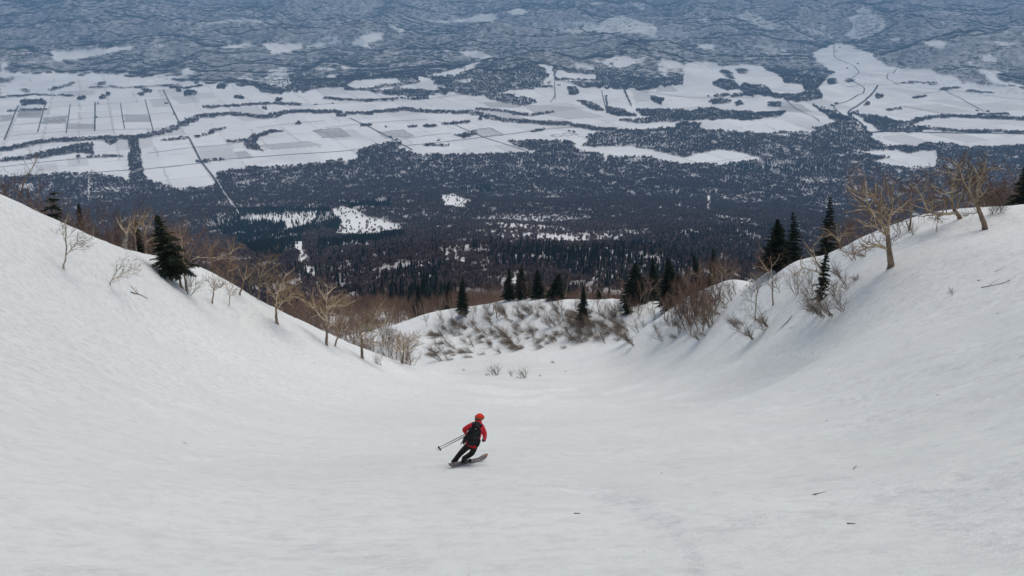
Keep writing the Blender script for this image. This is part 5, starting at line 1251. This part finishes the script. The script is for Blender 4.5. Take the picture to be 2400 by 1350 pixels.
# skis: tail and tip follow the snow
S_tail = np.array(hit(1053, 1096)); S_mid = A_R
sdir = Vector((hit(1120, 1082) - S_tail)); sdir.normalize()
def ski(center, direction, label):
    d = direction; nrm = Vector((0.22, -0.30, 1.0)); rt = d.cross(nrm).normalized(); nrm = rt.cross(d).normalized()
    e = empty('ski', tuple(center), label, 'ski', None)
    n_ = 26; V, Fc, MI = [], [], []
    Ls = 1.74
    for i in range(n_ + 1):
        t = i / n_; x = (t - 0.46) * Ls
        wd = (0.052 + 0.016 * (2 * t - 1) ** 2) * min(1, (t / 0.03) ** 0.5 + 0.25, ((1 - t) / 0.06) ** 0.5 + 0.02)
        lift = 0.14 * max(0, (t - 0.83) / 0.17) ** 1.8 + 0.03 * max(0, (0.06 - t) / 0.06) ** 2
        p = Vector(center) + d * x + nrm * (0.075 + lift)
        for sx, sz in ((-1, 0), (1, 0), (1, 0.018), (-1, 0.018)): V.append(tuple(p + rt * wd * sx + nrm * sz))
    for i in range(n_):
        a, b = i * 4, (i + 1) * 4
        for j in range(4):
            Fc.append((a + j, a + (j + 1) % 4, b + (j + 1) % 4, b + j)); MI.append((1 if i > 24 else 0) if j == 2 else 2)
    Fc.append((0, 1, 2, 3)); MI.append(2)
    me_ = bpy.data.meshes.new('ski_blade'); me_.from_pydata(V, [], Fc)
    for m_ in (M['skitop'], M['skitip'], M['skiedge']): me_.materials.append(m_)
    me_.polygons.foreach_set('material_index', MI); me_.update()
    part_of(e, 'blade', me_)
    for nm, x0, x1, hh in (('toe_piece', 0.12, 0.20, 0.055), ('heel_piece', -0.20, -0.12, 0.07)):
        bm = bmesh.new(); bmesh.ops.create_cube(bm, size=1.0); bmesh.ops.bevel(bm, geom=bm.edges[:], offset=0.12, segments=2, affect='EDGES')
        Mx = Matrix.Translation(Vector(center) + d * (x0 + x1) / 2 + nrm * (0.093 + hh / 2)) @ Matrix((d, rt, nrm)).transposed().to_4x4() @ Matrix.Diagonal((x1 - x0, 0.07, hh, 1))
        bmesh.ops.transform(bm, matrix=Mx, verts=bm.verts); mb = bpy.data.meshes.new(nm); bm.to_mesh(mb); bm.free(); mb.materials.append(M['boot']); part_of(e, nm, mb)
    return d, rt, nrm
c1 = Vector(A_R); c2 = Vector(A_L) + Vector((0, 0, -0.155))
ski(c1, sdir, 'dark patterned ski with an orange tip under the right boot')
ski(c2, sdir, 'dark ski sunk in the loose snow under the left boot')
for an, foot in ((anR, c1), (anL, c2 + Vector((0, 0, 0.05)))):
    f_ = sdir; up = (an - foot).normalized()
    b_ = [foot + Vector((0, 0, 0.14)) - f_ * 0.09, foot + Vector((0, 0, 0.135)) + f_ * 0.02, foot + Vector((0, 0, 0.125)) + f_ * 0.13, an + Vector((0, 0, 0.02)), an + (knR - anR).normalized() * 0.13]
    mb = skin_mesh('boot', b_, [(0, 1), (1, 2), (1, 3), (3, 4)], [0.045, 0.05, 0.042, 0.055, 0.058], 1, 2); mb.materials.append(M['boot']); part_of(person, 'boot', mb)

# poles, both swung out behind the left hand
def tube_obj(pts, rads, k, mat, name):
    v, f, mi = tube_mesh([(np.array([tuple(p) for p in pts]), np.array(rads), 0)], lambda a, b: k); return np_mesh(name, v, f, [mat], smooth=True)
for q, (g0, tip, lab) in enumerate(((haL + Vector((0.02, -0.02, 0.03)), J(1021.5, 1052.5, -0.42), 'upper of two dark ski poles trailing from the left glove'), (haL + Vector((0.02, -0.02, -0.02)), J(1024.5, 1057, -0.36), 'lower of two dark ski poles trailing from the left glove'))):
    e = empty('ski_pole', tuple(tip), lab, 'ski pole'); d = (tip - g0).normalized()
    part_of(e, 'shaft', tube_obj([g0, g0 + (tip - g0) * 0.5, tip], [0.010, 0.009, 0.005], 8, M['metal'], 'pole_shaft'))
    part_of(e, 'grip', tube_obj([g0 - d * 0.09, g0 - d * 0.05, g0 + d * 0.08], [0.017, 0.016, 0.013], 8, M['black'], 'pole_grip'))
    bc = tip - d * 0.09
    me_ = ball('pole_basket', bc, 0.036, 0.036, 0.010, M['black'], d.to_track_quat('Z', 'Y'), 14, 6); part_of(e, 'basket', me_)
# rucksack
right = Vector((1, 0.05, -0.38)); right = (right - axis_up * right.dot(axis_up)).normalized(); back = right.cross(axis_up).normalized()
if back.y > 0: back = -back
pc = J(1110.5, 1018, -0.20)
pack = empty('backpack', tuple(pc), 'black rucksack on the back of the person in red', 'backpack')
def rbox(name, c, sx, sy, sz, mat, bev=0.3, taper=0.0):
    bm = bmesh.new(); bmesh.ops.create_cube(bm, size=1.0)
    for v in bm.verts:
        if v.co.z > 0: v.co.x *= 1 - taper; v.co.y *= 1 - taper * 0.6
    bmesh.ops.bevel(bm, geom=bm.edges[:], offset=bev, segments=3, affect='EDGES')
    Mx = Matrix.Translation(c) @ Matrix((right, back, axis_up)).transposed().to_4x4() @ Matrix.Diagonal((sx, sy, sz, 1))
    bmesh.ops.transform(bm, matrix=Mx, verts=bm.verts); me_ = bpy.data.meshes.new(name); bm.to_mesh(me_); bm.free(); me_.materials.append(mat)
    for p in me_.polygons: p.use_smooth = True
    return me_
part_of(pack, 'main_bag', rbox('main_bag', pc, 0.31, 0.20, 0.54, M['black'], 0.25, 0.15))
part_of(pack, 'lid', rbox('lid', pc + axis_up * 0.25 + back * 0.01, 0.23, 0.19, 0.12, M['black'], 0.3))
part_of(pack, 'front_pocket', rbox('front_pocket', pc - axis_up * 0.06 + back * 0.12, 0.24, 0.08, 0.34, M['black'], 0.25, 0.1))
part_of(pack, 'side_pocket', rbox('side_pocket', pc - axis_up * 0.18 + right * 0.16, 0.07, 0.15, 0.2, M['black'], 0.25)); part_of(pack, 'side_pocket', rbox('side_pocket_b', pc - axis_up * 0.18 - right * 0.16, 0.07, 0.15, 0.2, M['black'], 0.25))
part_of(pack, 'white_mark', rbox('white_mark', pc + axis_up * 0.19 + back * 0.118 - right * 0.02, 0.022, 0.012, 0.012, M['white'], 0.2))  # tiny white mark high on the back of the bag
for s in (-1, 1):
    sh = (shR if s > 0 else shL) * 0.75 + chest * 0.25
    st = [pc + axis_up * 0.2 + right * 0.09 * s, sh + axis_up * 0.085 - back * 0.02, sh - back * 0.13, chest - axis_up * 0.1 + right * 0.1 * s - back * 0.13]
    part_of(pack, 'shoulder_strap', tube_obj(st, [0.02, 0.024, 0.022, 0.02], 6, M['black'], 'shoulder_strap'))
part_of(pack, 'hip_belt', ring_band('hip_belt', pelvis + axis_up * 0.10, 0.20, 0.17, -0.03, 0.04, M['black'], tilt))
part_of(pack, 'loose_strap', tube_obj([J(1091, 1022, -0.2), J(1085, 1033, -0.2), J(1079.5, 1042, -0.18)], [0.014, 0.012, 0.010], 5, M['black'], 'loose_strap'))

# ------------------------------------------------------------------ litter on the snow
def litter(u, v, L, ang, name, label, cat, k, r0=0.02, kids=3.0):
    B = on_ground(u, v); rng = np.random.default_rng(8000 + k)
    B2 = on_ground(u + 12 * math.cos(ang), v - 12 * math.sin(ang)); d = unit(B2 - B)
    o_ = []; Pl = base_P(seg=[0.2, 0.2, 0.15], max=2, kids=[kids, 2.0, 0], minlen=[0.25, 0.15, 0.1, 0.1], maxlen=[0.9, 0.4, 0.2, 0.1], rmin=0.008, up=0.0, lift=-0.1, wob=0.13)
    grow(o_, np.array([0, 0, r0]), d, L, r0, 0, rng, Pl)
    res = []
    for pts, rad, lv in o_:                      # press the wood down onto the snow
        gz = height(pts[:, 0] + B[0], pts[:, 1] + B[1]) - B[2]
        pts = pts.copy(); pts[:, 2] = gz + np.clip((pts[:, 2] - gz) * 0.35, -0.01, 0.16) + rad * 0.5
        res.append((pts, rad, lv))
    vv, ff, mi = tube_mesh(res, lambda a, b: 4)
    o = bpy.data.objects.new(name, np_mesh(name, vv, ff, [M['twig_grey']], smooth=True)); o.location = B; COL.objects.link(o); put(o, label, cat)
litter(307, 686, 2.0, -0.35, 'fallen_branch', 'dark fallen branch lying below the leaning bush on the left bank', 'branch', 1, 0.05, 5)
litter(2300, 675, 1.7, 0.2, 'fallen_branch', 'dark fallen branch lying high on the right bank', 'branch', 2, 0.03, 3)
litter(2290, 657, 0.6, 0.0, 'twig', 'short dark twig above the fallen branch on the right bank', 'twig', 3, 0.02, 1)
litter(2332, 637, 0.5, 0.4, 'twig', 'short thin twig uphill of the fallen branch on the right bank', 'twig', 4, 0.016, 1)
litter(1850, 770, 1.0, 0.5, 'twig', 'single bare stick on the snow below the leaning shrubs of the right bank', 'twig', 5, 0.018, 1)
litter(1855, 740, 2.2, -0.2, 'fallen_branch', 'long thin branch lying under the broken dark birch', 'branch', 6, 0.03, 5)
litter(690, 743, 0.8, 1.4, 'dark_stump', 'small dark stump poking from the left snow ridge', 'stump', 7, 0.07, 1)
for k, (u, v, L, a) in enumerate(((1345,1204,0.10,0.0),(1935,987,0.16,0.1),(1905,1160,0.22,0.2),(1912,1161,0.12,2.5),(865,1066,0.10,0.8),(568,893,0.3,0.3),(580,894,0.2,2.0),(1985,1228,0.10,0.0),(2025,952,0.35,-0.1),(2195,926,0.3,0.0),(2000,1100,0.35,0.7),(265,892,0.2,0.2),(740,853,0.4,2.8),(1650,935,0.15,0.3),(2335,735,0.3,0.1),(505,1012,0.3,2.0),(430,1038,0.25,-0.4),(1550,1110,0.25,0.2))):
    litter(u, v, L, a, 'twig', 'tiny dark bit of twig on the open snow ' + ('in front of the person on skis' if 700 < u < 1500 and v > 1000 else 'of the left bank' if u < 1000 else 'high on the right bank' if v < 1000 else 'low on the right bank'), 'twig', 20 + k, 0.010, 0.0)
    COL.objects[-1]['group'] = 'twigs on the open snow'
# ------------------------------------------------------------------ the hazy air over the valley
def make_haze():
    x0, x1, y0, y1, z0, z1 = -17000, 17000, -40, 23100, -917.0, 22.0
    v = [(x, y, z) for z in (z0, z1) for y in (y0, y1) for x in (x0, x1)]
    f = [(0, 2, 3, 1), (4, 5, 7, 6), (0, 1, 5, 4), (2, 6, 7, 3), (0, 4, 6, 2), (1, 3, 7, 5)]
    me = bpy.data.meshes.new('haze'); me.from_pydata(v, [], f); me.update()
    m = bpy.data.materials.new('hazy_air'); m.use_nodes = True
    nt = m.node_tree; nt.nodes.remove(nt.nodes['Principled BSDF'])
    pv = nt.nodes.new('ShaderNodeVolumePrincipled')
    pv.inputs['Color'].default_value = (0.35, 0.66, 1.0, 1)
    pv.inputs['Density'].default_value = 8.0e-5
    pv.inputs['Anisotropy'].default_value = 0.0
    nt.links.new(pv.outputs[0], nt.nodes['Material Output'].inputs['Volume'])
    me.materials.append(m)
    o = bpy.data.objects.new('haze', me); COL.objects.link(o)
    put(o, 'pale blue hazy air over the whole valley', 'haze', kind='stuff')
make_haze()
